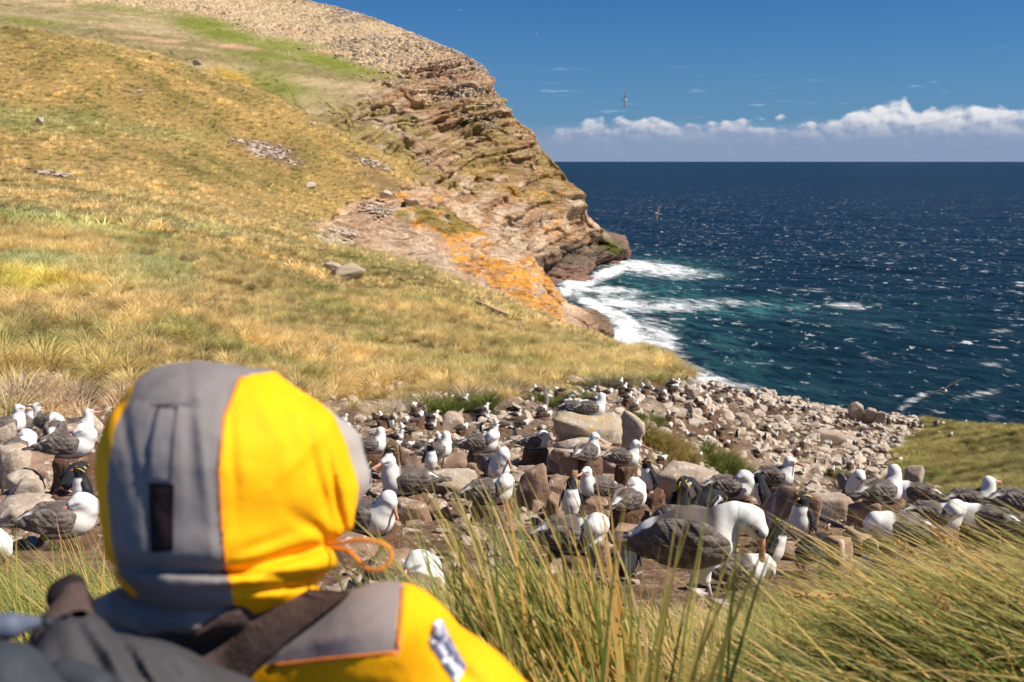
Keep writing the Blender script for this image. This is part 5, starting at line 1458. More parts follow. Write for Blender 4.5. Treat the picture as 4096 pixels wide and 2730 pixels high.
MARKS = [(340, 425, 'the right edge of the orange hood'), (395, 408, 'the foot of the straw grass slope'), (452, 422, 'the tall pointed pale stone'), (500, 405, 'the grass edge above the colony'), (546, 402, 'the landing seabird'), (587, 412, 'the lichen slab'),
    (632, 420, 'the heart-shaped flat stone'), (672, 445, 'the brown and green tussock'), (725, 455, 'the bright green tussock'), (688, 480, 'the wide flat-topped boulder'), (640, 388, 'the tip of the grass slope'), (692, 393, 'the orange-tinted pointed stone'),
    (730, 392, 'the stones nearest the surf'), (775, 402, 'the crest of stones against the sea'), (742, 421, 'the big pale boulder in the stone slope'), (864, 413, 'the three skyline boulders'), (826, 437, 'the long flat slab in the stone slope'), (915, 468, 'the pale border boulder'),
    (900, 425, 'the stony corner before the grass bank'), (960, 428, 'the top of the green grass bank'), (800, 470, 'the lower stone slope')]
def far_label(what, how, u, v, key):
    m = min(MARKS, key=lambda q: math.hypot(q[0] - u, (q[1] - v) * 1.5)); du, dv = u - m[0], v - m[1]
    d = math.hypot(du, dv)
    if abs(du) > abs(dv) * 1.3: w = 'right of' if du > 0 else 'left of'
    else: w = 'below' if dv > 0 else 'above'
    near = 'just ' if d < 11 else ('' if d < 24 else 'well ')
    if d < 5: near, w = '', 'beside'
    t = 'distant %s %s, %s%s %s' % (what, how, near, w, m[2])
    if len(t.split()) > 16: t = t.replace(' in the stone slope', '').replace(' of stones', '')
    return t, LAB[key][1]
NSM = [nest_mesh(900 + i, .42, .25) for i in range(4)]
for me in NSM: me.name = 'mud_nest_small'
nb = 0
for key, lst in (('foot', FOOT), ('rise', RISE), ('slope', SLOPE)):
    for (u, v) in lst:
        nest = rnd.random() < .55
        h = hit(u, v, .30 if nest else .08, r0=26, n=1400)
        if h is None: h = hit(u, v + 3, .3 if nest else .08, r0=26, n=1400)
        if h is None: continue
        r = math.hypot(h[0], h[1])
        lb, gp = far_label('albatross', ('on a mud nest' if nest else 'on bare stones'), u, v, key)
        o = link('albatross', rnd.choice(SM[.024 if r < 60 else .036]), label=lb, cat='bird', group=gp, loc=tuple(h))
        o.rotation_euler = (0, 0, rnd.choice([rnd.uniform(-.7, .9), rnd.uniform(-.4, .5), rnd.uniform(2.4, 4.0)])); o.scale = (rnd.uniform(.90, 1.06),) * 3
        occupied.append((h[0], h[1], .3))
        if nest:
            g = link('mud_nest', NSM[nb % 4], label=lb.replace('distant albatross on a mud nest', 'distant brown nest'),
                     cat='nest', group='distant mud nests, ' + gp, loc=(h[0], h[1], h[2] - .36)); nb += 1
PSM = None
def small_penguin():
    V, Fc = surf_nets(lambda P: smin(chain(P, [(-.012, 0, .09, .085), (.0, 0, .18, .09), (.008, 0, .265, .075), (.01, 0, .36, .05), (.02, 0, .395, .048)], .03), sd_cap(P, (.04, 0, .395), (.08, 0, .395), .03, .012), .02), (-.14, -.14, -.01), (.14, .14, .48), .024)
    N = vnormals(V, Fc); col = np.ones((len(V), 3)) * np.array([.03, .032, .037])
    col[(V[:, 0] + N[:, 0] * .03 > .01) & (V[:, 2] < .32)] = (.75, .73, .70)
    me = mesh_from('small_penguin', V, Fc, M_plum); set_col(me, 'col', col); return me
PSM = small_penguin()
for (u, v) in [z2(1330, 450), z2(1700, 575), z2(1405, 525), z2(610, 480), z2(900, 430), z3(1330, 270), z3(1145, 400), z3(1640, 380), z3(1480, 400), z4(890, 400), z4(640, 420), z4(480, 210), z4(300, 470), z4(1010, 570), z4(130, 340), z4(800, 560), z4(360, 330), z4(560, 560), z3(2000, 420), z3(1900, 560), z3(1690, 560)]:
    h = hit(u, v, .03, r0=26, n=1400)
    if h is None: continue
    o = link('penguin', PSM, label=far_label('dark penguin', 'between stones', u, v, 'slope')[0], cat='penguin', group='distant penguins between the stones', loc=tuple(h)); o.scale = (1.15,) * 3
    o.rotation_euler = (0, 0, rnd.uniform(0, 6.28)); occupied.append((h[0], h[1], .2))

# ---------------------------------------------------------------- birds in the air
flying(wp(624.5, 99.5, 118), (74, 8, 12), 'dark-winged seabird banking against the blue sky above the clouds', droop=.10, sweep=.14)
flying(wp(658, 213.5, 105), (-62, -10, 170), 'brown-winged white-bodied seabird gliding over the water beside the headland', droop=.16, sweep=.2)
flying(wp(944, 390, 47), (-30, 0, 84), 'seabird with long spread wings skimming low over the bay at the right', droop=.10, sweep=.06)
flying(wp(459, 10, 260), (20, 0, 30), 'white speck of a seabird high above the headland, the upper of two', scale=1.0)
flying(wp(537, 34, 260), (30, 0, 60), 'white speck of a seabird right of the headland crest, the lower of two', scale=1.0)
flying(wp(631, 150, 420), (30, 0, 60), 'barely visible seabird in front of the cloud bank', scale=.9)
flying(wp(351, 213, 300), (25, 0, 20), 'white seabird gliding past the headland rocks', scale=1.1)
P = hit(546, 402, .25, r0=20); P = P if P is not None else wp(546, 402, 40)
fb = flying(P + np.array([0, 0, .35]), (35, 20, 20), 'seabird with lowered open wings landing on the stones before the grass', droop=.5, sweep=.25, group='landing seabird')

# ---------------------------------------------------------------- filler stones between the near birds
fx, fy, fs = stone_cands(13000, 4.6, 21, .05, .55, 2.2)
fzz = hz(fx, fy)
occ = np.array(occupied)
dd = np.full(len(fx), 9.0)
for ox_, oy_, orr in occ:
    dd = np.minimum(dd, np.hypot(fx - ox_, fy - oy_) - orr * .85 - fs * .25)
FU, FV = proj(np.stack([fx, fy, fzz], -1))
grassy = (FU > 640) & (FV > 560 - (FU > 800) * np.clip((FU - 800) * .12, 0, 40)) | ((FU > 400) & (FV > 585)) | ((FU < 250) & (FV > 548))
cl = fbm(fx * .5, fy * .5, octv=2, seed=91)
ok = (dd > 0) & ~grassy & (np.hypot(fx, fy) > 4.8) & (rng.random(len(fx)) < .55 + .5 * cl + .25 * (np.hypot(fx, fy) > 12))
fill = np.stack([fx, fy, fzz, fs], -1)[ok]
app = fill[:, 3] / np.hypot(fill[:, 0], fill[:, 1]); fill = fill[np.argsort(-app)]
FP = stone_protos(5, 3, 700, M_boulder) + stone_protos(6, 3, 720, M_greyb)
for k, (x, y, z, s) in enumerate(fill[:290]):
    o = link('stone', FP[rnd.randrange(7 if math.hypot(x, y) < 11 else len(FP))], parent=ground, loc=(x, y, z + s * rnd.uniform(-.02, .12)))
    o.scale = (s * rnd.uniform(.8, 1.25), s * rnd.uniform(.8, 1.1), s * rnd.uniform(.7, 1.1)); o.rotation_euler = (rnd.uniform(-.4, .4), rnd.uniform(-.4, .4), rnd.uniform(0, 6.28))
rs = fill[290:]; n = len(rs)
if n:
    ob = scatter('loose_stones', rs[:, :3] + np.array([0, 0, .02]), [proto('stone_source', m) for m in FP], rs[:, 3], rng.uniform(0, 6.28, n), rng.integers(0, len(FP), n), tilt=rng.uniform(-.4, .4, (n, 2)))
    ob.parent = ground
print('filler', len(fill), 'birds', nb)

# ---------------------------------------------------------------- grass in the foreground
fg_mat = grass_mat('long_grass_blades', [(0, (.06, .13, .025)), (.30, (.17, .27, .05)), (.48, (.40, .38, .07)), (.66, (.68, .48, .15)), (.85, (.72, .36, .08)), (1, (.80, .62, .33))], (.78, .58, .24), trans=.45, objvar=.05, tipf=.45, tipp=2.6)
def blades_patch(name, n, region, length, width, lean, colour, label, seed, spread=.5, t0=(.05, .5), t1=(.5, 1.5), nseg=5, lift=0.0, mat=None):
    """region: (az0, az1, r0, r1) as pixel columns and distances; lean: direction the wind bends the blades to (radians)"""
    r = random.Random(seed); bl = []
    u0, u1, r0, r1 = region
    # blades grow in tufts
    tufts = []
    for i in range(max(3, n // 38)):
        u = r.uniform(u0, u1); rr = r.uniform(r0, r1); a = math.atan2((u - 512) / F, CP)
        tufts.append((rr * math.sin(a), rr * math.cos(a), r.random(), r.gauss(0, .25)))
    xs = []
    for i in range(n):
        tx, ty, tc, td = tufts[r.randrange(len(tufts))]
        x, y = tx + r.gauss(0, .06), ty + r.gauss(0, .06)
        xs.append((x, y, tc, td))
    arr = np.array([q[:2] for q in xs]); zz = hz(arr[:, 0], arr[:, 1])
    for (x, y, tc, td), z in zip(xs, zz):
        ang = lean + td + r.gauss(0, spread)
        a0 = r.uniform(*t0); a1 = a0 + r.uniform(*t1)
        c = min(1, max(0, colour + (tc - .5) * .75 + r.gauss(0, .24)))
        bl.append(((x, y, z - .03 + lift), ang, r.uniform(*length), a0, a1, r.uniform(*width), c, r.uniform(-1.2, 1.2)))
    me = blade_mesh(name, mat or fg_mat, bl, nseg=nseg)
    return link(name, me, label=label, cat='grass', kind='stuff')
PI = math.pi
W_ = PI * .97
blades_patch('near_grass', 460, (440, 640, 1.8, 2.7), (.38, .84), (.010, .017), W_, .43, 'tall blurred green and straw blades rising in the middle foreground', 11, spread=.55, t0=(.0, .45), t1=(.1, .9))
blades_patch('near_grass', 30, (560, 780, 1.45, 1.9), (.70, .95), (.010, .016), 0.3, .33, 'few broad green blades closest to the camera in front of the standing albatross', 12, spread=.5, t0=(.0, .2), t1=(.0, .45))
blades_patch('mid_grass', 2600, (395, 640, 2.8, 4.5), (.20, .44), (.007, .012), W_, .52, 'dense green and yellow grass left of the standing albatross', 13, spread=.7, t0=(.15, .65), t1=(.3, 1.2))
blades_patch('mid_grass', 3600, (640, 860, 3.3, 4.9), (.10, .24), (.0045, .0075), W_, .50, 'short trampled grass and dry straw around the standing albatross feet', 14, spread=1.1, t0=(.4, 1.1), t1=(.4, 1.2))
blades_patch('mid_grass', 4200, (760, 1060, 3.4, 5.6), (.16, .34), (.0045, .0075), W_, .26, 'green grass in front of the lying penguin', 15, spread=.55, t0=(.2, .7), t1=(.4, 1.0))
blades_patch('wind_blown_grass', 2600, (930, 1400, 2.1, 3.9), (.35, .80), (.008, .015), PI * 1.0, .38, 'long grass blown flat to the left over the right foreground', 16, spread=.34, t0=(.8, 1.3), t1=(.1, .6))
blades_patch('wind_blown_grass', 700, (1010, 1420, 2.8, 4.8), (.6, .95), (.006, .010), PI * .98, .40, 'upper layer of long blades blown across the birds at the right', 17, spread=.18, t0=(.85, 1.2), t1=(.2, .6))
blades_patch('wind_blown_grass', 80, (800, 1010, 2.1, 3.0), (.4, .8), (.006, .010), 0.0, .72, 'straw coloured stems crossing the blown grass towards the upper right', 27, spread=.25, t0=(.8, 1.2), t1=(.0, .3))
blades_patch('low_grass', 5200, (640, 1160, 1.8, 3.7), (.14, .38), (.006, .012), W_, .42, 'low tangled grass along the bottom of the photo at the right', 18, spread=.9, t0=(.4, 1.1), t1=(.2, .9))
blades_patch('low_grass', 3000, (380, 720, 1.9, 3.2), (.2, .45), (.008, .013), W_, .58, 'tangled yellow grass along the bottom in the middle', 19, spread=.8, t0=(.2, .8), t1=(.3, 1.0))
blades_patch('left_grass', 2200, (-80, 150, 2.7, 4.9), (.35, .68), (.006, .010), PI * .93, .32, 'green and straw grass bent to the left, left of the orange hood', 20, spread=.35, t0=(.6, 1.05), t1=(.2, .8))
blades_patch('left_grass', 4200, (-80, 180, 2.8, 5.4), (.12, .30), (.0045, .0075), W_, .50, 'short cropped grass and straw behind the backpack', 21, spread=.9, t0=(.4, 1.0), t1=(.2, .9))
blades_patch('left_grass', 70, (20, 190, 2.0, 2.9), (.5, .9), (.009, .014), PI * .95, .25, 'few wide blurred blades crossing the left edge', 22, spread=.25, t0=(.6, 1.0), t1=(.1, .6))

# straw and soil under the standing bird, bare earth mound in front of it
straw_mat = grass_mat('dry_straw', [(0, (.55, .40, .18)), (.5, (.70, .54, .30)), (1, (.45, .28, .12))], (.75, .60, .36), trans=.2, objvar=.05)
blades_patch('dry_straw', 1500, (660, 800, 4.1, 5.0), (.10, .24), (.003, .005), 0.0, .5, 'pale dry straw scattered where the standing albatross puts its feet', 23, spread=2.5, t0=(1.1, 1.5), t1=(.0, .3), nseg=3, lift=.05, mat=straw_mat)
P = hit(800, 612, 0.0)
o = link('earth_mound', nest_mesh(77, .16, .30), label='low bare reddish earth mound in the grass below the right-hand penguins', cat='earth mound', loc=(P[0], P[1], P[2] - .04)); o.scale = (1.1, .9, .8)

# seed heads
def seed_head(u, v, r, ang, L_, label, seed, w=.011):
    P = wp(u, v, r); rr = random.Random(seed)
    root = link('grass_seed_head', None, label=label, cat='seed head', group='seed heads of the long grass', loc=tuple(P))
    d = np.array([math.cos(ang), -.1, math.sin(ang)]); bl_v, bl_f = [], []
    n = 150
    for i in range(n):
        t = rr.random(); env = (math.sin(math.pi * min(1, t * .95 + .06)) ** .6) * w
        a = rr.uniform(0, 6.28); o1 = np.array([-math.sin(ang) * math.cos(a), math.sin(a), math.cos(ang) * math.cos(a)]) * env * rr.uniform(.3, 1)
        c = d * (t * L_) + o1; tip = c + d * L_ * .09 + o1 * .5; s = np.cross(d, o1); s = s / (np.linalg.norm(s) + 1e-9) * .0028
        k = len(bl_v); bl_v += [c - s, c + s, tip, c + o1 * .25]; bl_f += [[k, k + 1, k + 2], [k, k + 3, k + 2], [k + 1, k + 3, k + 2]]
    link('spikelets', poly_mesh('spikelets', np.array(bl_v), bl_f, M_seed, False), root)
    end = P - np.array([-math.cos(ang) * .0, 0, 0])
    link('stalk', tube('stalk', [d * L_ * .95, d * 0, np.array([.25, .02, -.10]), np.array([.5, .0, -.32])], [.0012, .0018, .002, .002], M_stalk, 5), root)
M_seed = simple_mat('seed_head', (.60, .38, .15), .8, .2, .3, 60)
M_stalk = simple_mat('grass_stalk', (.55, .40, .16), .7, .2, .2, 30)
for i, (u, v, r, a, L_, lab) in enumerate([(960, 550, 3.0, 2.48, .13, 'golden seed head, longest of those in front of the preening bird at the right'), (916, 556, 3.0, 2.45, .09, 'golden seed head left of the longest one'), (952, 561, 3.1, 2.5, .06, 'small golden seed head below the longest one'),
        (852, 596, 2.6, 3.08, .16, 'long brown seed head lying almost level in front of the bare earth mound'), (950, 609, 2.2, 2.4, .05, 'short blurred tan seed head low at the right')]):
    seed_head(u, v, r, a, L_, lab, i)

# tussocks standing alone in the stones
def lone_tussock(u, v, parts, label, green, seed, h=.9):
    bl_o = []
    P = hit(u, v, 0.0, r0=26); r0_ = math.hypot(P[0], P[1])
    root = link('tussock', None, label=label, cat='tussock', loc=tuple(P))
    rr = random.Random(seed)
    for i in range(parts[0]):
        me = tussock_lone[rr.randrange(2) + (2 if green else 0)]
        dx, dy = rr.uniform(-.5, .5) * parts[1], rr.uniform(-.3, .3) * parts[1]
        o = link('clump', me, root, loc=(dx, dy, gz(P[0] + dx, P[1] + dy) - P[2] + .05)); o.scale = (rr.uniform(1.2, 1.6) * h,) * 3; o.rotation_euler = (0, 0, rr.uniform(-.4, .4))
lone_mat = grass_mat('lone_tussock_blades', [(0, (.07, .12, .022)), (.4, (.20, .21, .045)), (.7, (.42, .31, .10)), (1, (.55, .40, .15))], (.50, .36, .13), trans=.4, objvar=.1)
green_mat = grass_mat('green_tussock_blades', [(0, (.045, .10, .018)), (.5, (.08, .15, .025)), (1, (.30, .28, .07))], (.25, .26, .06), trans=.4, objvar=.1)
tussock_lone = []
for i, m_ in enumerate((lone_mat, lone_mat, green_mat, green_mat)):
    me = tussock_proto(300 + i, 420, wid=.02); me.materials.clear(); me.materials.append(m_); tussock_lone.append(me)
lone_tussock(662, 452, (9, 2.6), 'brown and green tussock among the far stones behind the bird in profile', False, 1, 1.0)
lone_tussock(684, 462, (6, 1.6), 'drooping straw tussock between the two big tussocks of the stone slope', False, 2, .9)
lone_tussock(718, 467, (9, 2.2), 'bright green tussock behind the wide flat-topped boulder', True, 3, 1.0)
lone_tussock(740, 474, (6, 2.0), 'low green and brown tussock right of the bright green one', False, 4, .8)
lone_tussock(648, 425, (3, 1.2), 'small green tuft by the heart-shaped stone', True, 5, .7)
lone_tussock(558, 402, (6, 3.2), 'flat green grass cushion on the stones by the landing bird', True, 6, .7)
lone_tussock(456, 410, (5, 3.0), 'dark green tussock sticking out of the hillside edge over the stones', True, 7, 1.1)
for i, (u, v) in enumerate([(836, 470), (905, 478), (925, 470), (900, 462)]):
    lone_tussock(u + 10, v + 10, (4, 1.5), ['green tuft at the lower edge of the stone slope', 'dark green tussock below the large pale border boulder', 'green tussock at the corner of the grass bank', 'small green tussock above the border boulder'][i], True, 20 + i, .8)

bank_mat = grass_mat('bank_tussock_blades', [(0, (.06, .095, .02)), (.35, (.20, .20, .05)), (.65, (.50, .36, .13)), (1, (.66, .48, .21))], (.66, .47, .20), tint=True, trans=.4, objvar=.3)
BANK = []
for i in range(3):
    me = tussock_proto(340 + i, 330, green=.2, wid=.024); me.materials.clear(); me.materials.append(bank_mat); BANK.append(proto('tussock_source', me))
def t_right(zc, hm, cg, s_, x, y):
    U_, V_ = proj(np.stack([x, y, hz(x, y)], -1))
    return (U_ > 925 - (V_ - 425) * 0.62 + 14 * fbm(x * .2, y * .2, octv=2, seed=84)) & (s_ > 4.7) & (s_ < 7.5)
x3, y3 = cand(13000, 36, 125, .30, .75)
put_grass('green_tussock_bank', x3, y3, t_right, BANK, lambda x, y: .85 + .0 * x, 'green and straw tussock grass on the bank right of the stone slope')


# ---------------------------------------------------------------- the photographer in the orange hooded jacket
CAM0 = np.array([0, 0, CAMZ])
def pp(u, v, d): return CAM0 + ray(u, v) * d
def sph(u, v, d, rp): return tuple(pp(u, v, d)) + (rp * d / F,)
def fabric(name, bump=.35, weave=420, rough=.75, spec=.25):
    m, t, b = material(name)
    o = t.obj(); n = t.noise(o, 9, 4, .55); w = t.noise(o, weave, 2, .5)
    c = t.mix(1.0, t.attr('col'), t.ramp(n, [(.3, (.93, .92, .90)), (.7, (1.04, 1.04, 1.04))]), 'MULTIPLY')
    t.put(b.inputs['Base Color'], c); b.inputs['Roughness'].default_value = rough; b.inputs['Specular IOR Level'].default_value = spec
    t.put(b.inputs['Normal'], t.bump(t.m('ADD', t.m('MULTIPLY', w, .15), t.noise(o, 28, 3, .5)), bump, .006))
    return m
M_fab = fabric('jacket_cloth')
YEL = np.array([1.0, .46, .0]); ORG = np.array([.85, .28, .006]); GRY = np.array([.220, .198, .196]); DGR = np.array([.20, .178, .185])
HOOD = [[sph(204, 468, 1.33, 97), sph(262, 474, 1.37, 88)], [sph(206, 468, 1.33, 101), sph(200, 522, 1.32, 88)], [sph(262, 476, 1.37, 92), sph(288, 505, 1.38, 62)],
        [sph(200, 522, 1.32, 84), sph(248, 535, 1.35, 74)], [sph(248, 535, 1.35, 74), sph(285, 530, 1.37, 58)], [sph(215, 575, 1.36, 60), sph(275, 578, 1.38, 46)], [sph(166, 399, 1.33, 33), sph(258, 402, 1.37, 34)], [sph(130, 480, 1.33, 27), sph(132, 545, 1.32, 24)], [sph(325, 490, 1.38, 30), sph(322, 525, 1.37, 27)]]
def hood_sdf(P, folds=True):
    g = None
    for a, b in HOOD:
        f = sd_cap(P, a[:3], b[:3], a[3], b[3]); g = f if g is None else smin(g, f, .022)
    if folds:
        u, v = proj(P)
        x, y, z = P[:, 0], P[:, 1], P[:, 2]
        fo = np.zeros(len(P))
        # cloth folds: creases drawn in by the cord low on the right, soft vertical folds at the brim
        for (u0, v0, ang, L_, w_, a_) in [(298, 553, -16, 62, 6, .020), (280, 572, -8, 60, 7, -.012), (270, 588, -4, 60, 4, .010), (340, 512, 78, 34, 4, .010), (330, 545, 55, 20, 4, .010), (215, 572, 3, 80, 5, .016), (232, 450, 86, 60, 5, .004), (205, 480, 84, 90, 4, -.003), (150, 520, 86, 60, 5, .004), (290, 440, 70, 40, 8, .004), (305, 400, 50, 26, 5, .005), (325, 500, 75, 45, 5, .007), (338, 470, 80, 40, 4, -.006), (312, 460, 80, 50, 5, .004), (318, 530, 30, 26, 6, .008), (200, 566, 2, 90, 7, .007), (180, 404, 4, 40, 4, .004),
                                         (260, 545, -20, 40, 6, .005), (128, 440, 80, 60, 6, .004), (190, 450, 88, 70, 7, .0035), (270, 420, 60, 40, 8, -.003), (345, 430, 70, 30, 5, .005), (240, 380, 10, 14, 6, .004)]:
            c, s = math.cos(math.radians(ang)), math.sin(math.radians(ang))
            du, dv = u - u0, v - v0; p = (du * c + dv * s) / L_; q = (-du * s + dv * c) / w_
            fo += a_ * np.exp(-p * p - q * q)
        front = y < pp(220, 480, 1.40)[1]
        g = g + fo * front + fbm(x * 14, y * 14, z * 9, 4, 7) * .007
    return g
V, Fc = surf_nets(hood_sdf, pp(90, 650, 1.15) - [0.05, .1, .03], pp(380, 350, 1.36) + [.06, .42, .05], .0042)
U_, V_ = proj(V)
gpoly = [(140, 340), (139, 368), (130, 398), (115, 429), (109, 461), (107, 492), (111, 535), (119, 575), (136, 592), (140, 660), (236, 660), (233, 598), (225, 561), (221, 518), (219, 470), (224, 418), (239, 379), (252, 374), (272, 372), (274, 340)]
fz = V[:, 1] < pp(220, 480, 1.46)[1]
inp = poly_mask(U_, V_, gpoly)
col = np.where(inp[:, None], GRY, YEL)
person = link('person', None, label='person seen from behind in a yellow-orange and grey hooded jacket, watching the birds', cat='person', loc=tuple(CAM0 + [(-.38), 1.3, -1.3]))
PO = np.array(person.location)
hood = mesh_from('hood', V - PO, Fc, M_fab); set_col(hood, 'col', col)
hood_o = link('hood', hood, person)

def on_surf(fn, u, v, d0=.9, d1=2.0, off=0.0):
    d = np.linspace(d0, d1, 500); P = CAM0 + ray(u, v)[None] * d[:, None]
    f = fn(P); s = np.where(f < off)[0]
    return P[s[0]] if len(s) else None
def strip_on(fn, name, left, right, mat, colr_, n=24, m=10, off=.006, thick=.004, parent=None, sag=0):
    """cloth strip lying on a surface between two pixel polylines"""
    L1, R1 = np.array(left, float), np.array(right, float)
    def at(Q, t):
        k = t * (len(Q) - 1); i = min(int(k), len(Q) - 2); return Q[i] + (Q[i + 1] - Q[i]) * (k - i)
    grid = []; last = None
    for i in range(n):
        a, b = at(L1, i / (n - 1)), at(R1, i / (n - 1)); row = []
        for j in range(m):
            q = a + (b - a) * j / (m - 1); p = on_surf(fn, q[0], q[1], off=off)
            if p is None: p = last if last is not None else pp(q[0], q[1], 1.35)
            last = p; row.append(p)
        grid.append(row)
    G = np.array(grid); back = np.array([ray(*proj(p)) for p in G.reshape(-1, 3)]).reshape(G.shape); back /= np.linalg.norm(back, axis=2)[..., None]
    V1 = G.reshape(-1, 3); V2 = (G + back * (thick + off)).reshape(-1, 3); N = n * m
    f = []
    for i in range(n - 1):
        for j in range(m - 1):
            a = i * m + j; f.append([a, a + 1, a + m + 1, a + m]); f.append([a + N, a + m + N, a + m + 1 + N, a + 1 + N])
    for i in range(n - 1):
        for j in (0, m - 1):
            a = i * m + j; f.append([a, a + m, a + m + N, a + N])
    for j in range(m - 1):
        for i in (0, n - 1):
            a = i * m + j; f.append([a, a + 1, a + 1 + N, a + N])
    me = poly_mesh(name, np.vstack([V1, V2]) - PO, f, mat)
    if colr_ is not None: set_col(me, 'col', np.ones((2 * N, 3)) * colr_)
    return link(name, me, parent or person)
strip_on(hood_sdf, 'adjuster_tab', [(158, 405), (150, 440), (147, 482)], [(178, 407), (174, 440), (171, 484)], M_fab, GRY * 1.12, 16, 6, .004, .004)
M_velcro = simple_mat('velcro', (.032, .020, .020), .95, .1, .3, 300, .6, 500, .003)
strip_on(hood_sdf, 'velcro_strip', [(149, 483), (149, 515), (151, 553)], [(174, 484), (173, 515), (173, 551)], M_velcro, None, 14, 6, .003, .003)
strip_on(hood_sdf, 'hood_seam', [(152, 402), (165, 401), (200, 404)], [(152, 405), (165, 404), (200, 407)], M_fab, DGR * .8, 10, 3, .003, .003)
M_piping = simple_mat('orange_piping', (.80, .22, .02), .6, .3, .1, 30)
def piping(fn, name, pts, rad=.0022, mat=None, parent=None, off=.001):
    Q = []
    pts = np.array(pts, float)
    for i in range(len(pts) - 1):
        for t in np.linspace(0, 1, 8, endpoint=False):
            q = pts[i] + (pts[i + 1] - pts[i]) * t; p = on_surf(fn, q[0], q[1], off=off)
            if p is not None: Q.append(p - PO)
    if len(Q) > 3: link(name, tube(name, Q, [rad] * len(Q), mat or M_piping, 6), parent or person)
piping(hood_sdf, 'piping', [(243, 377), (239, 380), (224, 418), (219, 470), (221, 518), (225, 561), (232, 590)])
# piping(hood_sdf, 'piping', [(131, 396), (116, 429), (110, 461), (108, 492), (112, 535), (118, 570)])

# the brim at the far side of the hood
def brim_sdf(P):
    g = chain(P, [sph(318, 424, 1.50, 18), sph(334, 446, 1.50, 23), sph(345, 478, 1.50, 22), sph(338, 505, 1.5, 18)], .02)
    return g + fbm(P[:, 0] * 20, P[:, 1] * 20, P[:, 2] * 12, 2, 9) * .003
V, Fc = surf_nets(brim_sdf, pp(280, 540, 1.42) - [0, .05, 0], pp(380, 390, 1.58) + [.03, .1, .02], .006)
me = mesh_from('hood_brim', V - PO, Fc, M_fab); set_col(me, 'col', np.ones((len(V), 3)) * np.array([.37, .345, .315])); link('hood_brim', me, person)
# drawcord
cord = [(318, 543, 1.36), (339, 543, 1.33), (360, 540, 1.31), (378, 542, 1.30), (389, 548, 1.30), (391, 557, 1.30), (386, 566, 1.30), (377, 570, 1.30), (366, 568, 1.31), (358, 560, 1.32), (350, 552, 1.34), (340, 548, 1.36), (322, 548, 1.38)]
cp = [pp(*c) - PO for c in cord]; cpp = []
for i in range(len(cp) - 1):
    p0, p1, p2, p3 = cp[max(i - 1, 0)], cp[i], cp[i + 1], cp[min(i + 2, len(cp) - 1)]
    for t in np.linspace(0, 1, 5, endpoint=False):
        cpp.append(.5 * ((2 * p1) + (-p0 + p2) * t + (2 * p0 - 5 * p1 + 4 * p2 - p3) * t * t + (-p0 + 3 * p1 - 3 * p2 + p3) * t ** 3))
M_cord = simple_mat('orange_cord', (.85, .30, .03), .6, .3, .1, 40)
link('drawcord', tube('drawcord', cpp, [.0026] * len(cpp), M_cord, 7), person)

# body: shoulders, upper back and right arm
BODY = [[sph(180, 700, 1.42, 95), sph(290, 700, 1.42, 95)], [sph(300, 668, 1.36, 70), sph(388, 655, 1.30, 66)], [sph(388, 655, 1.30, 66), sph(446, 705, 1.22, 66)], [sph(446, 705, 1.22, 66), sph(520, 765, 1.25, 68)],
        [sph(220, 640, 1.40, 50), sph(225, 690, 1.40, 85)], [sph(120, 700, 1.36, 72), sph(190, 690, 1.4, 80)], [sph(170, 800, 1.45, 150), sph(330, 820, 1.45, 150)]]
def body_sdf(P, folds=True):
    g = None
    for a, b in BODY:
        f = sd_cap(P, a[:3], b[:3], a[3], b[3]); g = f if g is None else smin(g, f, .03)
    u, v = proj(P); fo = 0
    for (u0, v0, ang, L_, w_, a_) in [(450, 655, 50, 26, 5, .010), (330, 640, -12, 60, 6, -.003), (470, 680, 40, 30, 6, .005), (360, 620, -30, 30, 5, .002), (390, 670, 5, 40, 4, .002)]:
        c, s = math.cos(math.radians(ang)), math.sin(math.radians(ang))
        du, dv = u - u0, v - v0; p = (du * c + dv * s) / L_; q = (-du * s + dv * c) / w_
        fo = fo + a_ * np.exp(-p * p - q * q)
    return g + fo + fbm(P[:, 0] * 12, P[:, 1] * 12, P[:, 2] * 8, 3, 17) * .003
V, Fc = surf_nets(body_sdf, pp(20, 900, 1.2) - [.12, .2, .1], pp(600, 560, 1.3) + [.05, .35, .03], .0065)
U_, V_ = proj(V)
g2 = poly_mask(U_, V_, [(-100, 540), (403, 540), (402, 585), (398, 653), (261, 666), (236, 690), (200, 760), (-100, 760)]) & (V[:, 1] < pp(300, 640, 1.48)[1])
col = np.where(g2[:, None], GRY * np.array([1.22, 1.14, 1.10]), YEL)
me = mesh_from('jacket', V - PO, Fc, M_fab); set_col(me, 'col', col); link('jacket', me, person)
piping(body_sdf, 'piping', [(403, 588), (401, 620), (398, 652)], .0025)
piping(body_sdf, 'piping', [(397, 653), (330, 659), (262, 667)], .0025)
# reflective sleeve patch, white with a pale grid
M_patch = simple_mat('sleeve_patch', (.78, .76, .82), .4, .4, .05, 20)
M_patch2 = simple_mat('patch_cells', (.60, .60, .70), .4, .4, .05, 20)
pt = strip_on(body_sdf, 'sleeve_patch', [(434, 622), (429, 643), (456, 684)], [(442, 618), (453, 642), (467, 667)], M_patch, None, 10, 5, .003, .003)
for k, (a, b, c, d) in enumerate([((436, 625), (434, 638), (442, 623), (446, 636)), ((434, 643), (444, 658), (448, 641), (455, 653)), ((446, 662), (456, 676), (457, 656), (463, 667))]):
    strip_on(body_sdf, 'patch_cell', [a, b], [c, d], M_patch2, None, 5, 4, .0075, .001, parent=pt)
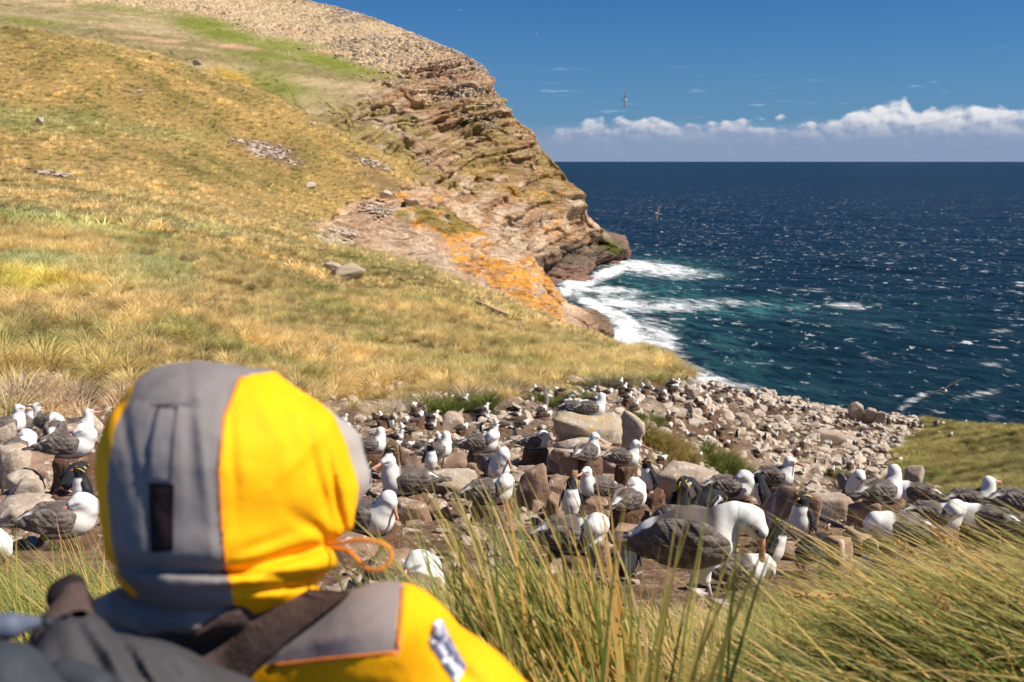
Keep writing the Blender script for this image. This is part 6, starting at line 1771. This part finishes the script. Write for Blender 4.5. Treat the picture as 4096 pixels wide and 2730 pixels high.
# collar folds between hood and straps
def collar_sdf(P):
    g = chain(P, [sph(104, 612, 1.30, 17), sph(122, 606, 1.29, 15), sph(150, 617, 1.28, 14), sph(190, 615, 1.28, 15), sph(226, 606, 1.30, 15), sph(245, 600, 1.32, 12)], .02)
    return smin(g, chain(P, [sph(150, 600, 1.33, 30), sph(200, 598, 1.33, 34), sph(232, 600, 1.34, 24)], .03), .012) + fbm(P[:, 0] * 22, P[:, 1] * 22, P[:, 2] * 14, 2, 19) * .003
V, Fc = surf_nets(collar_sdf, pp(70, 650, 1.2) - [.02, .05, .02], pp(280, 540, 1.4) + [.02, .1, .02], .005)
me = mesh_from('collar', V - PO, Fc, M_fab); set_col(me, 'col', np.ones((len(V), 3)) * GRY * 1.25); link('collar', me, person)
# the head inside the hood, mostly hidden
HC = pp(235, 480, 1.42)
def head_sdf(P):
    g = sd_cap(P, HC + [0, 0, .03], HC + [.02, .03, -.03], .085, .07)
    g = smin(g, sd_cap(P, HC + [.0, .02, -.05], HC + [-.01, -.01, -.17], .055, .06), .03)
    g = smin(g, sd_cap(P, HC + [.075, .095, .0], HC + [.088, .112, -.025], .010, .016), .012)
    return smin(g, sd_cap(P, HC + [.05, .06, -.07], HC + [.055, .07, -.09], .03, .025), .02)
V, Fc = surf_nets(head_sdf, HC - .22, HC + .2, .012)
M_skin = simple_mat('skin', (.55, .33, .24), .6, .3, .08, 20)
hm_ = mesh_from('head', V - PO, Fc, M_skin); head_o = link('head', hm_, person)
# rucksack harness and pack: carried, so a thing of its own
M_strap = simple_mat('mesh_padding', (.088, .058, .052), .9, .15, .35, 90, .8, 160, .004)
M_web = simple_mat('dark_webbing', (.022, .016, .018), .85, .15, .2, 120, .5, 200, .003)
M_pack = simple_mat('slate_pack_cloth', (.036, .042, .052), .7, .25, .25, 30, .4, 60, .006)
M_pack2 = simple_mat('grey_pack_cloth', (.052, .050, .054), .7, .25, .25, 30, .4, 60, .006)
pack = link('backpack', None, label='dark slate backpack with brown padded straps on the back of the person in orange', cat='backpack', loc=tuple(PO))
strip_on(lambda P: np.minimum(body_sdf(P), collar_sdf(P) + .004), 'shoulder_strap', [(298, 588), (268, 590), (240, 602), (206, 626), (168, 652), (140, 690)], [(352, 592), (336, 604), (318, 617), (290, 639), (262, 664), (236, 700)], M_strap, None, 30, 16, .012, .010, parent=pack)
def blob_part(name, ch, mat, res=.007, k=.02, n=.003, parent=pack, freq=18):
    def f(P):
        g = None
        for c in ch:
            q = chain(P, [sph(*s) for s in c], k); g = q if g is None else smin(g, q, k)
        return g + fbm(P[:, 0] * freq, P[:, 1] * freq, P[:, 2] * freq * .6, 3, 23) * n
    allp = np.array([sph(*s) for c in ch for s in c]); lo = (allp[:, :3] - allp[:, 3:]).min(0) - .02; hi = (allp[:, :3] + allp[:, 3:]).max(0) + .02
    V, Fc = surf_nets(f, lo, hi, res)
    return link(name, mesh_from(name, V - PO, Fc, mat), parent)
blob_part('strap_padding', [[(74, 594, 1.2, 13), (66, 640, 1.16, 30), (80, 690, 1.12, 46)]], M_strap)
blob_part('strap_end', [[(74, 584, 1.21, 9), (66, 596, 1.21, 15), (86, 604, 1.21, 9)]], M_web, .005)
def cover_sdf(P):
    g = None
    for c in [[(70, 640, 1.13, 24), (60, 700, 1.10, 60)], [(90, 655, 1.13, 26), (150, 700, 1.14, 46)], [(150, 690, 1.16, 40), (225, 720, 1.20, 42)], [(110, 760, 1.12, 90), (200, 790, 1.18, 90)]]:
        q = chain(P, [sph(*a_) for a_ in c], .03); g = q if g is None else smin(g, q, .045)
    u, v = proj(P); fo = 0
    for (u0, v0, ang, L_, w_, a_) in [(110, 655, 58, 34, 5, -.010), (95, 660, 62, 40, 5, .008), (135, 665, 55, 36, 5, .008), (150, 672, 60, 30, 4, -.008), (175, 675, 42, 34, 4, .007), (195, 668, 35, 34, 4, -.006), (80, 680, 20, 30, 5, .006), (60, 660, 75, 26, 5, .005)]:
        c, s_ = math.cos(math.radians(ang)), math.sin(math.radians(ang)); du, dv = u - u0, v - v0
        p = (du * c + dv * s_) / L_; q = (-du * s_ + dv * c) / w_; fo = fo + a_ * np.exp(-p * p - q * q)
    return g + fo + fbm(P[:, 0] * 15, P[:, 1] * 15, P[:, 2] * 10, 3, 29) * .004
V, Fc = surf_nets(cover_sdf, pp(-20, 900, 1.05) - [.08, .1, .05], pp(270, 600, 1.22) + [.06, .12, .02], .006)
link('pack_cover', mesh_from('pack_cover', V - PO, Fc, M_pack2), pack)
blob_part('pack_body', [[(120, 740, 1.22, 70), (40, 760, 1.16, 60)], [(200, 760, 1.26, 60), (110, 740, 1.2, 70)]], M_pack, .01)
blob_part('pack_pocket', [[(2, 690, 1.02, 48), (20, 730, 1.02, 60)]], M_pack, .008)
blob_part('pack_lid', [[(66, 678, 1.08, 22), (96, 690, 1.07, 20)]], M_pack, .006)
blob_part('compression_strap', [[(-30, 628, 1.05, 12), (10, 626, 1.06, 11), (36, 622, 1.09, 7)]], simple_mat('pale_blue_webbing', (.10, .12, .17), .6, .3, .1, 20), .005, .01)
bm = bmesh.new(); bmesh.ops.create_uvsphere(bm, u_segments=12, v_segments=8, radius=.006, matrix=Matrix.Translation(Vector(pp(48, 622, 1.075) - PO)))
me = bpy.data.meshes.new('snap'); bm.to_mesh(me); bm.free(); me.materials.append(M_pack); link('snap', me, pack)
app = stones[:, 3] / np.hypot(stones[:, 0], stones[:, 1]) * F
inview = (stones[:, 4] > -10) & (stones[:, 4] < 1034)
order = np.argsort(-np.where(inview & (np.hypot(stones[:,0],stones[:,1])>30), app, 0))
print('stones', len(stones), 'app', app[order[[0,100,299,1000]]])
big, rest = order[:300], order[300:]
for k in big:
    x, y, z, s = stones[k][:4]
    o = link('stone', STP[rnd.randrange(len(STP))], parent=scree_slope, loc=(x, y, z + s * rnd.uniform(.0, .14)))
    o.scale = (s * rnd.uniform(.8, 1.2), s, s * rnd.uniform(.7, 1.2)); o.rotation_euler = (rnd.uniform(-.7, .7), rnd.uniform(-.7, .7), rnd.uniform(0, 6.28))
rs = stones[rest]; n = len(rs)
sc3 = rs[:, 3:4] * np.stack([rng.uniform(.8, 1.2, n), rng.uniform(.7, 1.1, n), rng.uniform(.6, 1.2, n)], -1)
ps = rs[:, :3].copy(); ps[:, 2] += rs[:, 3] * rng.uniform(0, .14, n)
ob = scatter('scree_rubble', ps, [proto('stone_source', m) for m in STP], sc3, rng.uniform(0, 6.28, n), rng.integers(0, len(STP), n), tilt=rng.uniform(-.5, .5, (n, 2)))
ob.parent = scree_slope
